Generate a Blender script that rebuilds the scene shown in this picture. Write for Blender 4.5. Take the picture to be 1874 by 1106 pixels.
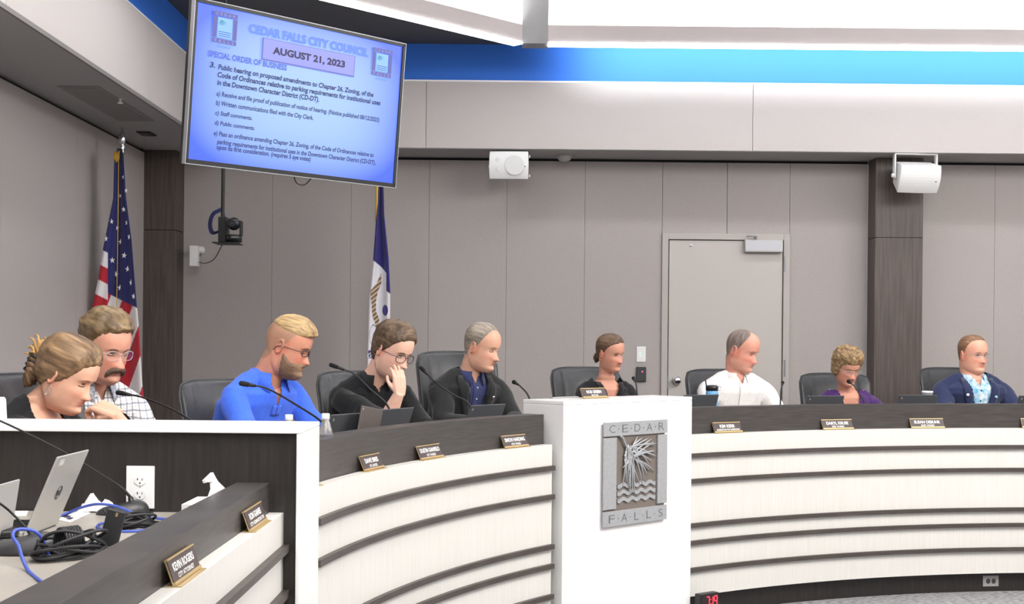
import bpy, bmesh, math, random
import numpy as np
from mathutils import Vector, Matrix, noise
from mathutils.bvhtree import BVHTree
random.seed(7); np.random.seed(7)
D = bpy.data; SC = bpy.context.scene; COL = SC.collection
for o in list(D.objects): D.objects.remove(o)
pi = math.pi; R_ = math.radians
# ---------------------------------------------------------------- camera
EYE = 1.62; FPX = 2400.0; HZ = 628.5; ROLL = 0.0095; IW = 1874; IH = 1106
cd = D.cameras.new('camera'); cam = D.objects.new('camera', cd); COL.objects.link(cam)
cd.sensor_width = 36; cd.sensor_fit = 'HORIZONTAL'; cd.lens = 36 * FPX / IW
cd.shift_y = (HZ - IH / 2) / IW; cd.clip_start = 0.05
cam.matrix_world = Matrix.Translation((0, 0, EYE)) @ Matrix.Rotation(pi / 2, 4, 'X') @ Matrix.Rotation(ROLL, 4, 'Z')
SC.camera = cam
SC.view_settings.view_transform = 'Standard'; SC.view_settings.look = 'None'
SC.view_settings.gamma = 1; SC.view_settings.use_curve_mapping = False
SC.view_settings.exposure = 0.24
# ---------------------------------------------------------------- world, room lights and an added left fill
wd = D.worlds.new('world'); SC.world = wd; wd.use_nodes = True
wd.node_tree.nodes['Background'].inputs[0].default_value = (0.93, 0.96, 1, 1)
wd.node_tree.nodes['Background'].inputs[1].default_value = 0.27
def area(name, loc, target, sx, sy, power, col=(1, 0.97, 0.94), spread=180):
    l = D.lights.new(name, 'AREA'); l.shape = 'RECTANGLE'; l.size = sx; l.size_y = sy; l.energy = power; l.color = col
    l.spread = R_(spread)
    o = D.objects.new(name, l); COL.objects.link(o); o.location = loc
    o.rotation_euler = (Vector(target) - Vector(loc)).to_track_quat('-Z', 'Y').to_euler()
    return o
area('ceiling_light_centre', (3.6, 5.0, 4.02), (3.6, 5.2, 0), 2.6, 3.2, 320)
area('ceiling_light_front', (0.6, -1.2, 3.95), (0.8, 5.0, 0.6), 4.5, 2.0, 105)
area('added_fill_left', (-.2, 3.2, 3.95), (-2.9, 5.6, 2.0), 1.4, 3.0, 78, spread=120)  # extra lamp added to brighten the left wall and soffit
area('ceiling_light_right', (6.5, 6.0, 4.0), (4.0, 8.5, 1.0), 2.0, 3.0, 105)
# ---------------------------------------------------------------- pixel -> place helpers (1874 x 1106 frame, real depth given)
cR, sR = math.cos(ROLL), math.sin(ROLL)
def ray(px, py):
    X = px - 937; Y = py - HZ
    return ((X * cR + Y * sR) / FPX, -(-X * sR + Y * cR) / FPX)
def at(px, py, Y):
    a, b = ray(px, py); return Vector((a * Y, Y, EYE + b * Y))
DC = Vector((3.91, 4.05, 0))          # centre of the curved dais
def atr(px, py, r):                   # where the sight line meets the vertical cylinder of radius r round the dais centre
    a, b = ray(px, py)
    A = a * a + 1; B = -2 * (a * DC.x + DC.y); C = DC.x ** 2 + DC.y ** 2 - r * r
    Y = (-B + math.sqrt(max(B * B - 4 * A * C, 0))) / (2 * A)
    return Vector((a * Y, Y, EYE + b * Y))
def pol(r, deg, z=0): return Vector((DC.x + r * math.cos(R_(deg)), DC.y + r * math.sin(R_(deg)), z))
def ang_of(p): return math.degrees(math.atan2(p.y - DC.y, p.x - DC.x))
# ---------------------------------------------------------------- materials
MAT = {}
def mat(name, col, rough=0.5, metal=0, spec=0.5, **k):
    if name in MAT: return MAT[name]
    m = D.materials.new(name); m.use_nodes = True; MAT[name] = m
    nt = m.node_tree; b = nt.nodes['Principled BSDF']
    b.inputs['Base Color'].default_value = (*col, 1); b.inputs['Roughness'].default_value = rough
    b.inputs['Metallic'].default_value = metal; b.inputs['Specular IOR Level'].default_value = spec
    if 'emit' in k:
        b.inputs['Emission Color'].default_value = (*k.get('ecol', col), 1); b.inputs['Emission Strength'].default_value = k['emit']
    if 'trans' in k: b.inputs['Transmission Weight'].default_value = k['trans']
    if 'alpha' in k: b.inputs['Alpha'].default_value = k['alpha']
    if 'coat' in k: b.inputs['Coat Weight'].default_value = k['coat']
    if 'sheen' in k: b.inputs['Sheen Weight'].default_value = k['sheen']
    if 'sss' in k:
        b.inputs['Subsurface Weight'].default_value = k['sss']; b.inputs['Subsurface Scale'].default_value = 0.01
        b.inputs['Subsurface Radius'].default_value = (1, 0.35, 0.2)
    if 'noise' in k:      # (scale xyz, col2, detail, bump)
        sc, c2, det, bump = k['noise']
        tc = nt.nodes.new('ShaderNodeTexCoord'); mp = nt.nodes.new('ShaderNodeMapping'); mp.inputs['Scale'].default_value = sc
        mp.inputs['Rotation'].default_value = k.get('rot', (0, 0, 0))
        nz = nt.nodes.new('ShaderNodeTexNoise'); nz.inputs['Scale'].default_value = 1; nz.inputs['Detail'].default_value = det
        nt.links.new(tc.outputs['Object'], mp.inputs[0]); nt.links.new(mp.outputs[0], nz.inputs['Vector'])
        rp = nt.nodes.new('ShaderNodeValToRGB'); rp.color_ramp.elements[0].position = 0.3; rp.color_ramp.elements[1].position = 0.7
        rp.color_ramp.elements[0].color = (*col, 1); rp.color_ramp.elements[1].color = (*c2, 1)
        nt.links.new(nz.outputs['Fac'], rp.inputs[0]); nt.links.new(rp.outputs[0], b.inputs['Base Color'])
        if bump:
            bp = nt.nodes.new('ShaderNodeBump'); bp.inputs['Strength'].default_value = bump; bp.inputs['Distance'].default_value = 0.002
            nt.links.new(nz.outputs['Fac'], bp.inputs['Height']); nt.links.new(bp.outputs[0], b.inputs['Normal'])
    if k.get('vcol'):
        at_ = nt.nodes.new('ShaderNodeAttribute'); at_.attribute_name = 'Col'
        nt.links.new(at_.outputs['Color'], b.inputs['Base Color'])
    return m
def srgb(r, g, b):
    f = lambda c: (c / 255 / 12.92) if c / 255 <= 0.04045 else ((c / 255 + 0.055) / 1.055) ** 2.4
    return (f(r), f(g), f(b))
M_fab = mat('grey_wall_fabric', srgb(160, 153, 150), 0.9, noise=((260, 260, 420), srgb(182, 176, 173), 3, 0.25), spec=0.2)
M_fab2 = mat('wall_fabric_lit_tone', srgb(184, 178, 175), 0.9, noise=((300, 300, 500), srgb(196, 190, 187), 3, 0.15), spec=0.2)  # wall fabric with the soffit's stronger light put into a paler colour
M_reveal = mat('black_reveal', (0.008, 0.008, 0.009), 0.8)
M_paintg = mat('grey_ceiling_paint', srgb(165, 163, 162), 0.9, spec=0.2)
M_dkceil = mat('unlit_ceiling_grey', srgb(96, 97, 101), 0.9, spec=0.2)  # outer ceiling's lack of light put into a dark grey
M_blue = mat('blue_wall_paint', srgb(62, 124, 226), 0.7, spec=0.3)
M_wood = mat('dark_stained_oak', srgb(30, 26, 25), 0.42, noise=((70, 70, 5), srgb(44, 39, 37), 5, 0.12))
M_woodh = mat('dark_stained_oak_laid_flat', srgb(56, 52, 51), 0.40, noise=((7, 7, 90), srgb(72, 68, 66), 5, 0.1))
M_colwood = mat('brown_black_oak_column', srgb(66, 57, 53), 0.5, noise=((60, 60, 2.5), srgb(92, 82, 77), 6, 0.15))
M_trim = mat('dark_bronze_trim', srgb(62, 56, 53), 0.45, noise=((8, 8, 60), srgb(78, 70, 66), 3, 0))
M_white = mat('white_gloss_laminate', srgb(238, 237, 236), 0.28)
M_cream = mat('off_white_grained_laminate', srgb(210, 208, 202), 0.42, noise=((160, 160, 4), srgb(219, 217, 212), 3, 0.03))
M_top = mat('taupe_desk_laminate', srgb(158, 152, 142), 0.4, noise=((14, 5, 14), srgb(172, 166, 156), 5, 0))
M_carpet = mat('mottled_grey_carpet', srgb(95, 95, 98), 0.95, noise=((26, 60, 20), srgb(176, 175, 176), 9, 0.5), spec=0.1)
M_leather = mat('black_leather', srgb(52, 53, 56), 0.42, noise=((40, 40, 40), srgb(60, 61, 64), 4, 0.15))
M_black = mat('black_plastic', srgb(24, 24, 26), 0.4)
M_blackm = mat('matt_black_metal', srgb(18, 18, 19), 0.55)
M_foam = mat('black_microphone_foam', srgb(14, 14, 15), 0.95)
M_grey = mat('charcoal_laptop_plastic', srgb(72, 74, 78), 0.45)
M_silver = mat('silver_aluminium', srgb(186, 184, 180), 0.38, metal=0.35)
M_chrome = mat('polished_chrome', srgb(215, 215, 218), 0.15, metal=1)
M_brass = mat('brass_plate_holder', srgb(196, 170, 122), 0.35, metal=0.5)
M_plate = mat('brown_engraved_plate', srgb(70, 58, 58), 0.4)
M_ink = mat('white_engraving', srgb(235, 235, 232), 0.6)
M_wpl = mat('white_plastic', srgb(232, 232, 232), 0.35)
M_wpl2 = mat('white_speaker_grille', srgb(226, 226, 226), 0.5, noise=((500, 500, 500), srgb(218, 218, 218), 1, 0.1))
M_paper = mat('white_paper', srgb(236, 236, 236), 0.8)
M_door = mat('warm_grey_door_paint', srgb(186, 180, 175), 0.5)
M_frame = mat('grey_door_frame_paint', srgb(176, 170, 165), 0.5)
M_steel = mat('satin_steel', srgb(160, 162, 166), 0.4, metal=0.6)
M_emb = mat('brushed_emblem_metal', srgb(166, 168, 171), 0.42, metal=0.35, noise=((90, 6, 90), srgb(178, 180, 183), 2, 0))
M_embd = mat('taupe_emblem_ground', srgb(112, 103, 96), 0.5)
M_lettr = mat('grey_letter_ink', srgb(92, 94, 98), 0.5)
M_gold = mat('gold_braid', srgb(190, 150, 50), 0.5)
M_bcable = mat('blue_network_cable', srgb(70, 90, 180), 0.45)
M_red = mat('red_led_digits', (1, 0.02, 0.03), 0.5, emit=3.0, ecol=(1, 0.03, 0.05))
M_glow = mat('luminous_lens', (1, 1, 1), 0.5, emit=6.0, ecol=(1, 0.98, 0.96))
M_glow2 = mat('cove_light_lens', (1, 1, 1), 0.5, emit=14.0, ecol=(0.97, 0.98, 1))
M_fascia = mat('cove_fascia_white', srgb(196, 189, 189), 0.7)
M_ceilw = mat('white_ceiling_paint', srgb(245, 244, 243), 0.8)
M_clear = mat('clear_bottle_plastic', (1, 1, 1), 0.08, trans=0.9)
M_dot = mat('dark_screw', srgb(60, 60, 62), 0.5)
# ---------------------------------------------------------------- object helpers
WP = {}
def wpos(p):
    return WP.get(p.name, Vector((0, 0, 0))) if p else Vector((0, 0, 0))
def mk(name, V, F, m, parent=None, smooth=False, local=False, kind=None, bevel=0, cols=None, mats=None, fm=None):
    V = [Vector(v) for v in V]
    off = Vector((0, 0, 0)) if local else wpos(parent)
    if not parent and not local:
        xs = [v.x for v in V]; ys = [v.y for v in V]; zs = [v.z for v in V]
        off = Vector(((min(xs) + max(xs)) / 2, (min(ys) + max(ys)) / 2, min(zs)))
    me = D.meshes.new(name); me.from_pydata([v - off for v in V], [], [tuple(f) for f in F]); me.update()
    for mm in (mats or [m]): me.materials.append(mm)
    if fm is not None: me.polygons.foreach_set('material_index', fm)
    if smooth: me.polygons.foreach_set('use_smooth', [True] * len(me.polygons))
    bm = bmesh.new(); bm.from_mesh(me); bmesh.ops.recalc_face_normals(bm, faces=bm.faces); bm.to_mesh(me); bm.free()
    if cols is not None: setcol(me, cols)
    o = D.objects.new(name, me); COL.objects.link(o)
    if parent: o.parent = parent
    elif not local: o.location = off
    WP[o.name] = (wpos(parent) if parent else off)
    if kind: o['kind'] = kind
    if bevel:
        bv = o.modifiers.new('bevel', 'BEVEL'); bv.width = bevel; bv.segments = 2; bv.limit_method = 'ANGLE'
    return o
def setcol(me, cols):
    a = me.color_attributes.new('Col', 'FLOAT_COLOR', 'POINT')
    c = np.ones((len(me.vertices), 4), dtype=np.float32); c[:, :3] = np.array(cols)[:, :3]
    a.data.foreach_set('color', c.ravel())
def thing(name, label, cat, loc=(0, 0, 0), rz=0, group=None, rot=None):
    o = D.objects.new(name, None); COL.objects.link(o); o.location = loc; o.rotation_euler = rot or (0, 0, rz)
    o.empty_display_size = 0.1
    o['label'] = label; o['category'] = cat
    if group: o['group'] = group
    WP[o.name] = Vector(loc); return o
def tag(o, label, cat, group=None, kind=None):
    o['label'] = label; o['category'] = cat
    if group: o['group'] = group
    if kind: o['kind'] = kind
    return o
def struct(o): o['kind'] = 'structure'; return o
def dup(root, loc, rz, label, group=None, scale=None):
    r = root.copy(); COL.objects.link(r); r.location = loc; r.rotation_euler = (0, 0, rz); r['label'] = label
    if group: r['group'] = group
    if scale: r.scale = scale
    def rec(a, b):
        for ch in a.children:
            c = ch.copy(); COL.objects.link(c); c.parent = b; rec(ch, c)
    for ch in list(root.children):
        c = ch.copy(); COL.objects.link(c); c.parent = r
        for g in list(ch.children):
            d = g.copy(); COL.objects.link(d); d.parent = c
    return r
class G:                                   # geometry collector
    def __init__(s): s.V = []; s.F = []
    def add(s, V, F):
        n = len(s.V); s.V += [Vector(v) for v in V]; s.F += [tuple(i + n for i in f) for f in F]; return s
    def box(s, a, b, M=None):
        x0, y0, z0 = a; x1, y1, z1 = b
        V = [Vector(p) for p in ((x0, y0, z0), (x1, y0, z0), (x1, y1, z0), (x0, y1, z0), (x0, y0, z1), (x1, y0, z1), (x1, y1, z1), (x0, y1, z1))]
        if M: V = [M @ v for v in V]
        return s.add(V, [(0, 3, 2, 1), (4, 5, 6, 7), (0, 1, 5, 4), (1, 2, 6, 5), (2, 3, 7, 6), (3, 0, 4, 7)])
    def tube(s, P, r, n=8, cap=True, closed=False):
        P = [Vector(p) for p in P]; m = len(P)
        rr = r if isinstance(r, (list, tuple)) else [r] * m
        T = []
        for i in range(m):
            a = P[(i - 1) % m] if (i > 0 or closed) else P[i]; b = P[(i + 1) % m] if (i < m - 1 or closed) else P[i]
            T.append((b - a).normalized())
        u = T[0].orthogonal().normalized(); V = []; F = []
        for i in range(m):
            u = (u - T[i] * u.dot(T[i])); u = u.normalized() if u.length > 1e-6 else T[i].orthogonal().normalized()
            w = T[i].cross(u)
            for k in range(n):
                a = 2 * pi * k / n; V.append(P[i] + (u * math.cos(a) + w * math.sin(a)) * rr[i])
        mm = m if closed else m - 1
        for i in range(mm):
            j = (i + 1) % m
            for k in range(n): F.append((i * n + k, i * n + (k + 1) % n, j * n + (k + 1) % n, j * n + k))
        if cap and not closed:
            F.append(tuple(range(n))[::-1]); F.append(tuple((m - 1) * n + k for k in range(n)))
        return s.add(V, F)
    def lathe(s, prof, n=20, M=None):      # prof [(r, z)], closed with caps
        V = []; F = []; m = len(prof)
        for r, z in prof:
            for k in range(n):
                a = 2 * pi * k / n; V.append(Vector((r * math.cos(a), r * math.sin(a), z)))
        for i in range(m - 1):
            for k in range(n): F.append((i * n + k, i * n + (k + 1) % n, (i + 1) * n + (k + 1) % n, (i + 1) * n + k))
        F.append(tuple(range(n))[::-1]); F.append(tuple((m - 1) * n + k for k in range(n)))
        if M: V = [M @ v for v in V]
        return s.add(V, F)
    def prism(s, poly, d, M=None):         # poly [(x, z)] in the xz plane, thickness d along y
        n = len(poly); V = [Vector((x, 0, z)) for x, z in poly] + [Vector((x, d, z)) for x, z in poly]
        F = [tuple(range(n)), tuple(range(2 * n - 1, n - 1, -1))] + [(i, n + i, n + (i + 1) % n, (i + 1) % n) for i in range(n)]
        if M: V = [M @ v for v in V]
        return s.add(V, F)
    def ell(s, c, r, nu=16, nv=10, M=None):
        V = []; F = []
        for j in range(1, nv):
            p = pi * j / nv
            for i in range(nu):
                t = 2 * pi * i / nu; V.append(Vector((r[0] * math.sin(p) * math.cos(t), r[1] * math.sin(p) * math.sin(t), r[2] * math.cos(p))))
        V += [Vector((0, 0, r[2])), Vector((0, 0, -r[2]))]; a = len(V) - 2; b = a + 1
        for j in range(nv - 2):
            for i in range(nu): F.append((j * nu + i, (j + 1) * nu + i, (j + 1) * nu + (i + 1) % nu, j * nu + (i + 1) % nu))
        for i in range(nu):
            F.append((a, i, (i + 1) % nu)); F.append((b, (nv - 2) * nu + (i + 1) % nu, (nv - 2) * nu + i))
        if M: V = [M @ v for v in V]
        return s.add([v + Vector(c) for v in V], F)
    def arc(s, r0, r1, z0, z1, a0, a1, n=48):   # curved box round the dais centre
        V = []; F = []
        for i in range(n + 1):
            a = a0 + (a1 - a0) * i / n
            V += [pol(r0, a, z0), pol(r1, a, z0), pol(r1, a, z1), pol(r0, a, z1)]
        for i in range(n):
            b = i * 4
            for k in range(4): F.append((b + k, b + (k + 1) % 4, b + 4 + (k + 1) % 4, b + 4 + k))
        F += [(0, 1, 2, 3), (n * 4 + 3, n * 4 + 2, n * 4 + 1, n * 4)]
        return s.add(V, F)
    def mk(s, name, m, parent=None, **k): return mk(name, s.V, s.F, m, parent, **k)
def spline(P, n=12):                       # Catmull-Rom through the points
    P = [Vector(p) for p in P]; Q = [P[0] * 2 - P[1]] + P + [P[-1] * 2 - P[-2]]; out = []
    for i in range(1, len(Q) - 2):
        for k in range(n):
            t = k / n; a, b, c, d = Q[i - 1:i + 3]
            out.append(0.5 * ((2 * b) + (c - a) * t + (2 * a - 5 * b + 4 * c - d) * t * t + (3 * b - a - 3 * c + d) * t ** 3))
    out.append(P[-1]); return out
def text(body, name, m, parent, M, w=None, h=None, bold=0.0, shear=0.0, align='CENTER', depth=0.0004, space=1.0, local=False):
    """flat lettering; M maps local (x right, y up) to the place; scaled to width w and/or height h"""
    cu = D.curves.new(name, 'FONT'); cu.body = body; cu.size = 1; cu.offset = bold; cu.shear = shear; cu.space_character = space
    cu.align_x = 'LEFT'; cu.extrude = 0; cu.resolution_u = 3
    to = D.objects.new('tmp', cu); COL.objects.link(to)
    dg = bpy.context.evaluated_depsgraph_get(); me = D.meshes.new_from_object(to.evaluated_get(dg)); D.objects.remove(to)
    co = np.array([v.co for v in me.vertices]); mn = co.min(0); mx = co.max(0)
    sx = (w / (mx[0] - mn[0])) if w else None; sy = (h / (mx[1] - mn[1])) if h else None
    sx = sx or sy; sy = sy or sx
    ox = {'CENTER': (mn[0] + mx[0]) / 2, 'LEFT': mn[0]}[align]
    V = [M @ Vector(((v.co.x - ox) * sx, (v.co.y - mn[1]) * sy, depth)) for v in me.vertices]
    F = [tuple(p.vertices) for p in me.polygons]; D.meshes.remove(me)
    return mk(name, V, F, m, parent, local=local)
# ================================================================ THE ROOM
YW = 10.67; XL = -2.93; ZS = 3.127; XR = 9.0; YF = -3.0
struct(G().box((XL - .3, YF, -.1), (XR + .3, YW + .3, 0)).mk('floor', M_carpet))
# raised platform behind the dais (ring sector)
pf = G().arc(4.86, 9.2, 0.0, 0.34, 64, 186, 90)
# clip platform to the room
V = [Vector((min(max(v.x, XL + .001), XR), min(v.y, YW - .001), v.z)) for v in pf.V]
struct(mk('stage_platform', V, pf.F, M_carpet))
def panel_wall(name, y_or_x, spans, z0, z1, axis, th=0.02, gap=0.0022, m=M_fab, back=M_reveal, depth=0.12, ztop=None):
    """backing slab plus separate fabric panels standing proud of it"""
    lo, hi = spans[0], spans[-1]
    if axis == 'y': b = G().box((lo, y_or_x + th, z0), (hi, y_or_x + th + depth, ztop or z1))
    else: b = G().box((y_or_x - th - depth, lo, z0), (y_or_x - th, hi, ztop or z1))
    w = struct(b.mk(name, back))
    for a, c in zip(spans[:-1], spans[1:]):
        if axis == 'y': g = G().box((a + gap / 2, y_or_x, z0), (c - gap / 2, y_or_x + th - .0005, z1))
        else: g = G().box((y_or_x - th + .0005, a + gap / 2, z0), (y_or_x, c - gap / 2, z1))
        g.mk('wall_panel', m, w)
    return w
px2x = lambda px, Y, py=450: at(px, py, Y).x
seams = [-2.69] + [px2x(p, YW) for p in (498, 642, 785, 927, 1070)] + [px2x(1211.5, YW)]
DX0, DX1 = px2x(1211.5, YW), px2x(1445, YW); DZ = at(1330, 428, YW).z
panel_wall('wall_back', YW, seams, 0.34, ZS - .022, 'y', ztop=ZS)
panel_wall('wall_back_right', YW, [DX1] + [px2x(1588, YW)], 0.34, ZS - .022, 'y', ztop=ZS)
panel_wall('wall_back_far_right', YW, [px2x(1688, YW), px2x(1820, YW), 5.3, 6.6, 7.9, XR], 0.34, ZS - .022, 'y', ztop=ZS)
ob = struct(G().box((DX0, YW + .02, DZ), (DX1, YW + .14, ZS)).mk('wall_back_over_door', M_reveal))
xm = px2x(1330, YW)
for a, c in ((DX0, xm), (xm, DX1)): G().box((a + .002, YW, DZ), (c - .002, YW + .0195, ZS - .022)).mk('wall_panel', M_fab, ob)
ls = [YF, -1.6, -.3, 1.0, 2.3, 3.6, 4.9, 6.2, 7.5, 8.8, 10.42]
panel_wall('wall_left', XL, ls, 0.0, ZS - .022, 'x', ztop=ZS)
struct(G().box((XL - .14, 10.35, 0), (XL - .001, YW + .2, 4.6)).mk('wall_left_corner', M_reveal))
struct(G().box((XR, YF, 0), (XR + .12, YW + .2, 4.6)).mk('wall_right', M_fab2))
# oak columns: lower and upper veneer sheets on a dark core
def column(x0, x1, y0, zj, label):
    t = thing('oak_column', label, 'column', ((x0 + x1) / 2, y0 + .1, .34)); t['kind'] = 'structure'
    G().box((x0 + .008, y0 + .006, .34), (x1 - .008, YW + .02, ZS)).mk('core', M_blackm, t)
    G().box((x0, y0, .34), (x1, YW - .002, zj - .003)).mk('veneer_sheet', M_colwood, t)
    G().box((x0, y0, zj + .003), (x1, YW - .002, ZS)).mk('veneer_sheet', M_colwood, t)
    return t
column(px2x(1602.8, 10.45, 330), px2x(1689.5, 10.45, 370), 10.45, at(1640, 435, 10.45).z, 'tall brown oak veneered column under the right speaker')
column(XL - .0, px2x(322, 10.4, 300), 10.4, at(290, 421, 10.4).z, 'near black oak veneered column in the corner behind the striped flag')
# soffits: fabric fascia in its lit tone over grey underside
SX = -2.33; SY = 10.18; ZT = 3.66
sf = struct(G().box((SX, SY + .012, ZS), (XR, YW + .2, ZT - .01)).mk('soffit_back', M_paintg))
fs = [SX + .012, px2x(780, SY, 200), px2x(1378, SY, 200), 5.0, 7.4, XR]
for a, c in zip(fs[:-1], fs[1:]): G().box((a + .002, SY, ZS + .004), (c - .002, SY + .0115, ZT - .012)).mk('fascia_panel', M_fab2, sf)
G().box((SX, SY - .003, ZT - .012), (XR, SY + .05, ZT)).mk('ledge_trim', M_white, sf)
sl = struct(G().box((XL - .02, YF, ZS), (SX - .012, YW + .2, ZT - .01)).mk('soffit_left', M_paintg))
ys = [YF, 1.4, 3.7, at(36, 10, 6.0).y, 8.35, SY - .004]
for a, c in zip(ys[:-1], ys[1:]): G().box((SX - .0115, a + .002, ZS + .02), (SX, c - .002, ZT - .012)).mk('fascia_panel', M_fab2, sl)
G().box((SX - .013, YF, ZS - .004), (SX + .002, SY, ZS + .02)).mk('edge_trim', M_steel if False else mat('grey_edge_trim', srgb(120, 116, 114), .6), sl)
G().box((SX - .05, YF, ZT - .012), (SX + .003, SY, ZT)).mk('ledge_trim', M_white, sl)
# ceiling access panel, small recessed speaker, sprinkler head in the left soffit
def zpt(px, py, z):          # sight line meets height z
    a, b = ray(px, py); Y = (z - EYE) / b; return Vector((a * Y, Y, z))
q = [zpt(*p, ZS) for p in ((104, 156), (182, 158), (283, 222), (212, 219))]
x0 = (q[0].x + q[3].x) / 2 ; x1 = (q[1].x + q[2].x) / 2; y0 = (q[0].y + q[1].y) / 2; y1 = (q[2].y + q[3].y) / 2
x0, x1 = max(min(x0, x1), XL + .06), min(max(x0, x1), SX - .06)
t = thing('access_panel', 'flat grey access panel in the underside of the left soffit', 'ceiling panel', ((x0 + x1) / 2, (y0 + y1) / 2, ZS - .005)); t['kind'] = 'structure'
G().box((x0, y0, ZS - .006), (x1, y1, ZS + .002)).mk('panel', mat('access_panel_grey', srgb(140, 137, 135), .9), t)
G().box((x0 + .03, y0 + .03, ZS - .009), (x1 - .03, y1 - .03, ZS - .006)).mk('hatch', mat('access_hatch_grey', srgb(134, 131, 129), .9), t)
p = zpt(268, 244, ZS)
t = thing('recessed_fitting', 'small dark square fitting recessed in the left soffit near the corner', 'ceiling fitting', p)
G().box((p.x - .05, p.y - .09, ZS - .008), (p.x + .05, p.y + .09, ZS + .001)).mk('frame', M_blackm, t)
G().box((p.x - .035, p.y - .06, ZS - .010), (p.x + .035, p.y + .06, ZS - .008)).mk('grille', M_black, t)
p = zpt(220, 181, ZS)
t = thing('sprinkler_head', 'tiny white sprinkler head on the access panel', 'sprinkler', p)
G().lathe([(.012, -.03), (.02, -.025), (.006, -.018), (.008, -.006), (.02, .0)], 12, Matrix.Translation(p)).mk('head', M_wpl, t, smooth=True)
p = zpt(1033, 284, ZS)
t = thing('detector', 'small round grey dome detector under the back soffit', 'detector', p)
G().lathe([(.02, -.05), (.045, -.042), (.058, -.022), (.06, -.008), (.06, 0)], 24, Matrix.Translation(p)).mk('dome', mat('detector_grey', srgb(170, 169, 168), .5), t, smooth=True)
G().lathe([(.068, -.008), (.07, 0)], 24, Matrix.Translation(p)).mk('base_ring', M_paintg, t)
# blue band above the ledge, outer dark ceiling, centre ceiling
ZC = 3.955
struct(G().box((SX - .06, SY + .07, ZT - .02), (XR, SY + .17, 4.7)).mk('wall_back_upper', M_blue))
struct(G().box((SX - .17, YF, ZT - .02), (SX - .06, SY + .17, 4.7)).mk('wall_left_upper', M_blue))
# light coves: fascia box with luminous underside strip
T0 = Vector((0.03, 9.50, 0)); TD = Vector((-.7071, -.7071, 0)); 
ZF0, ZF1 = at(1200, 79, 9.5).z, at(1200, 47.5, 9.5).z
M_up = mat('cove_uplight_tube', (1, 1, 1), .5, emit=60.0)
def cove(a, b, label, dep=.10):
    a = Vector(a); b = Vector(b); d = (b - a).normalized(); n = Vector((-d.y, d.x, 0))      # n points to the wall side
    if n.y < 0: n = -n
    M = Matrix.Translation(a) @ Matrix(((d.x, n.x, 0, 0), (d.y, n.y, 0, 0), (0, 0, 1, 0), (0, 0, 0, 1))); L = (b - a).length
    t = thing('light_cove', label, 'light fixture', (a + b) / 2 + Vector((0, 0, ZF0)))
    G().box((0, 0, ZF0), (L, .012, ZF1), M).mk('fascia', M_fascia, t)
    G().box((0, dep - .01, ZF0 + .012), (L, dep, ZF1 - .03), M).mk('back_plate', M_fascia, t)
    G().box((.02, .03, ZF0 + .03), (L - .02, dep - .03, ZF0 + .045), M).mk('uplight_strip', M_up, t)
    G().box((0, -.004, ZF0 - .016), (L, dep - .012, ZF0 - .001), M).mk('lens', M_glow2, t)
    G().box((0, dep - .0115, ZF0 - .004), (L, dep, ZF0 + .012), M).mk('edge_lip', M_steel, t)
    G().box((0, .012, ZF0 + .0), (.01, dep - .01, ZF1), M).mk('end_cap', M_fascia, t)
    G().box((L - .01, .012, ZF0), (L, dep - .01, ZF1), M).mk('end_cap', M_fascia, t)
    return t, M, L
xg0, xg1 = px2x(956, 9.5, 60), px2x(1003.5, 9.5, 60)
cove((xg1, 9.50, 0), (XR - .2, 9.50, 0), 'long white lit cove running along the back wall above the blue band')
a = Vector((xg0, 9.50, 0))
cove(a + TD * 2.6, a, 'white lit cove running diagonally towards the upper left behind the screen')
struct(G().box((xg0, 9.50, ZF0 - .01), (xg1, 9.66, ZF1 + .62)).mk('trim_1', mat('cove_corner_unlit', srgb(150, 150, 152), .8)))  # unlit white corner, its shade put into a grey colour
e_ = a + TD * 2.6
cove((e_.x, -2.5, 0), (e_.x, e_.y - .02, 0), 'white lit cove running along the left soffit towards the viewer')
def slab(name, poly, z0, z1, m):
    n = len(poly); V = [Vector((x, y, z0)) for x, y in poly] + [Vector((x, y, z1)) for x, y in poly]
    return struct(mk(name, V, [tuple(range(n)), tuple(range(2 * n - 1, n - 1, -1))] + [(i, n + i, n + (i + 1) % n, (i + 1) % n) for i in range(n)], m))
slab('ceiling_outer_back', [(xg0 - .10, 9.665), (XR, 9.665), (XR, SY + .2), (XL, SY + .2)], ZC, ZC + .05, M_dkceil)
slab('ceiling_outer_corner', [(e_.x - .12, e_.y + .05), (xg0 - .10, 9.665), (XL, SY + .2), (XL, e_.y + .05)], ZC, ZC + .05, M_dkceil)
slab('ceiling_outer_left', [(e_.x - .12, YF), (e_.x - .12, e_.y + .05), (XL, e_.y + .05), (XL, YF)], ZC, ZC + .05, M_dkceil)
# bulkhead up to the high centre ceiling, washed by the up-lights in the coves
struct(G().box((xg0 - .09, 9.612, ZF1 - .05), (XR, 9.66, 4.6)).mk('ceiling_bulkhead', M_ceilw))
Mb = Matrix.Translation(a) @ Matrix(((-.7071, -.7071, 0, 0), (-.7071, .7071, 0, 0), (0, 0, 1, 0), (0, 0, 0, 1)))
struct(G().box((-.06, .112, ZF1 - .05), (2.66, .16, 4.6), Mb).mk('ceiling_bulkhead_diagonal', M_ceilw))
struct(G().box((e_.x - .16, YF, ZF1 - .05), (e_.x - .112, e_.y + .05, 4.6)).mk('ceiling_bulkhead_left', M_ceilw))
struct(G().box((XL, YF, 4.55), (XR + .1, YW, 4.65)).mk('ceiling', M_ceilw))
area('cove_wash_back', ((xg1 + XR) / 2 + .1, 9.67, ZF0 + .01), ((xg1 + XR) / 2 + .1, 10.25, 3.93), XR - xg1 - .3, .05, 42, (.90, .96, 1), spread=95)
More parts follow.
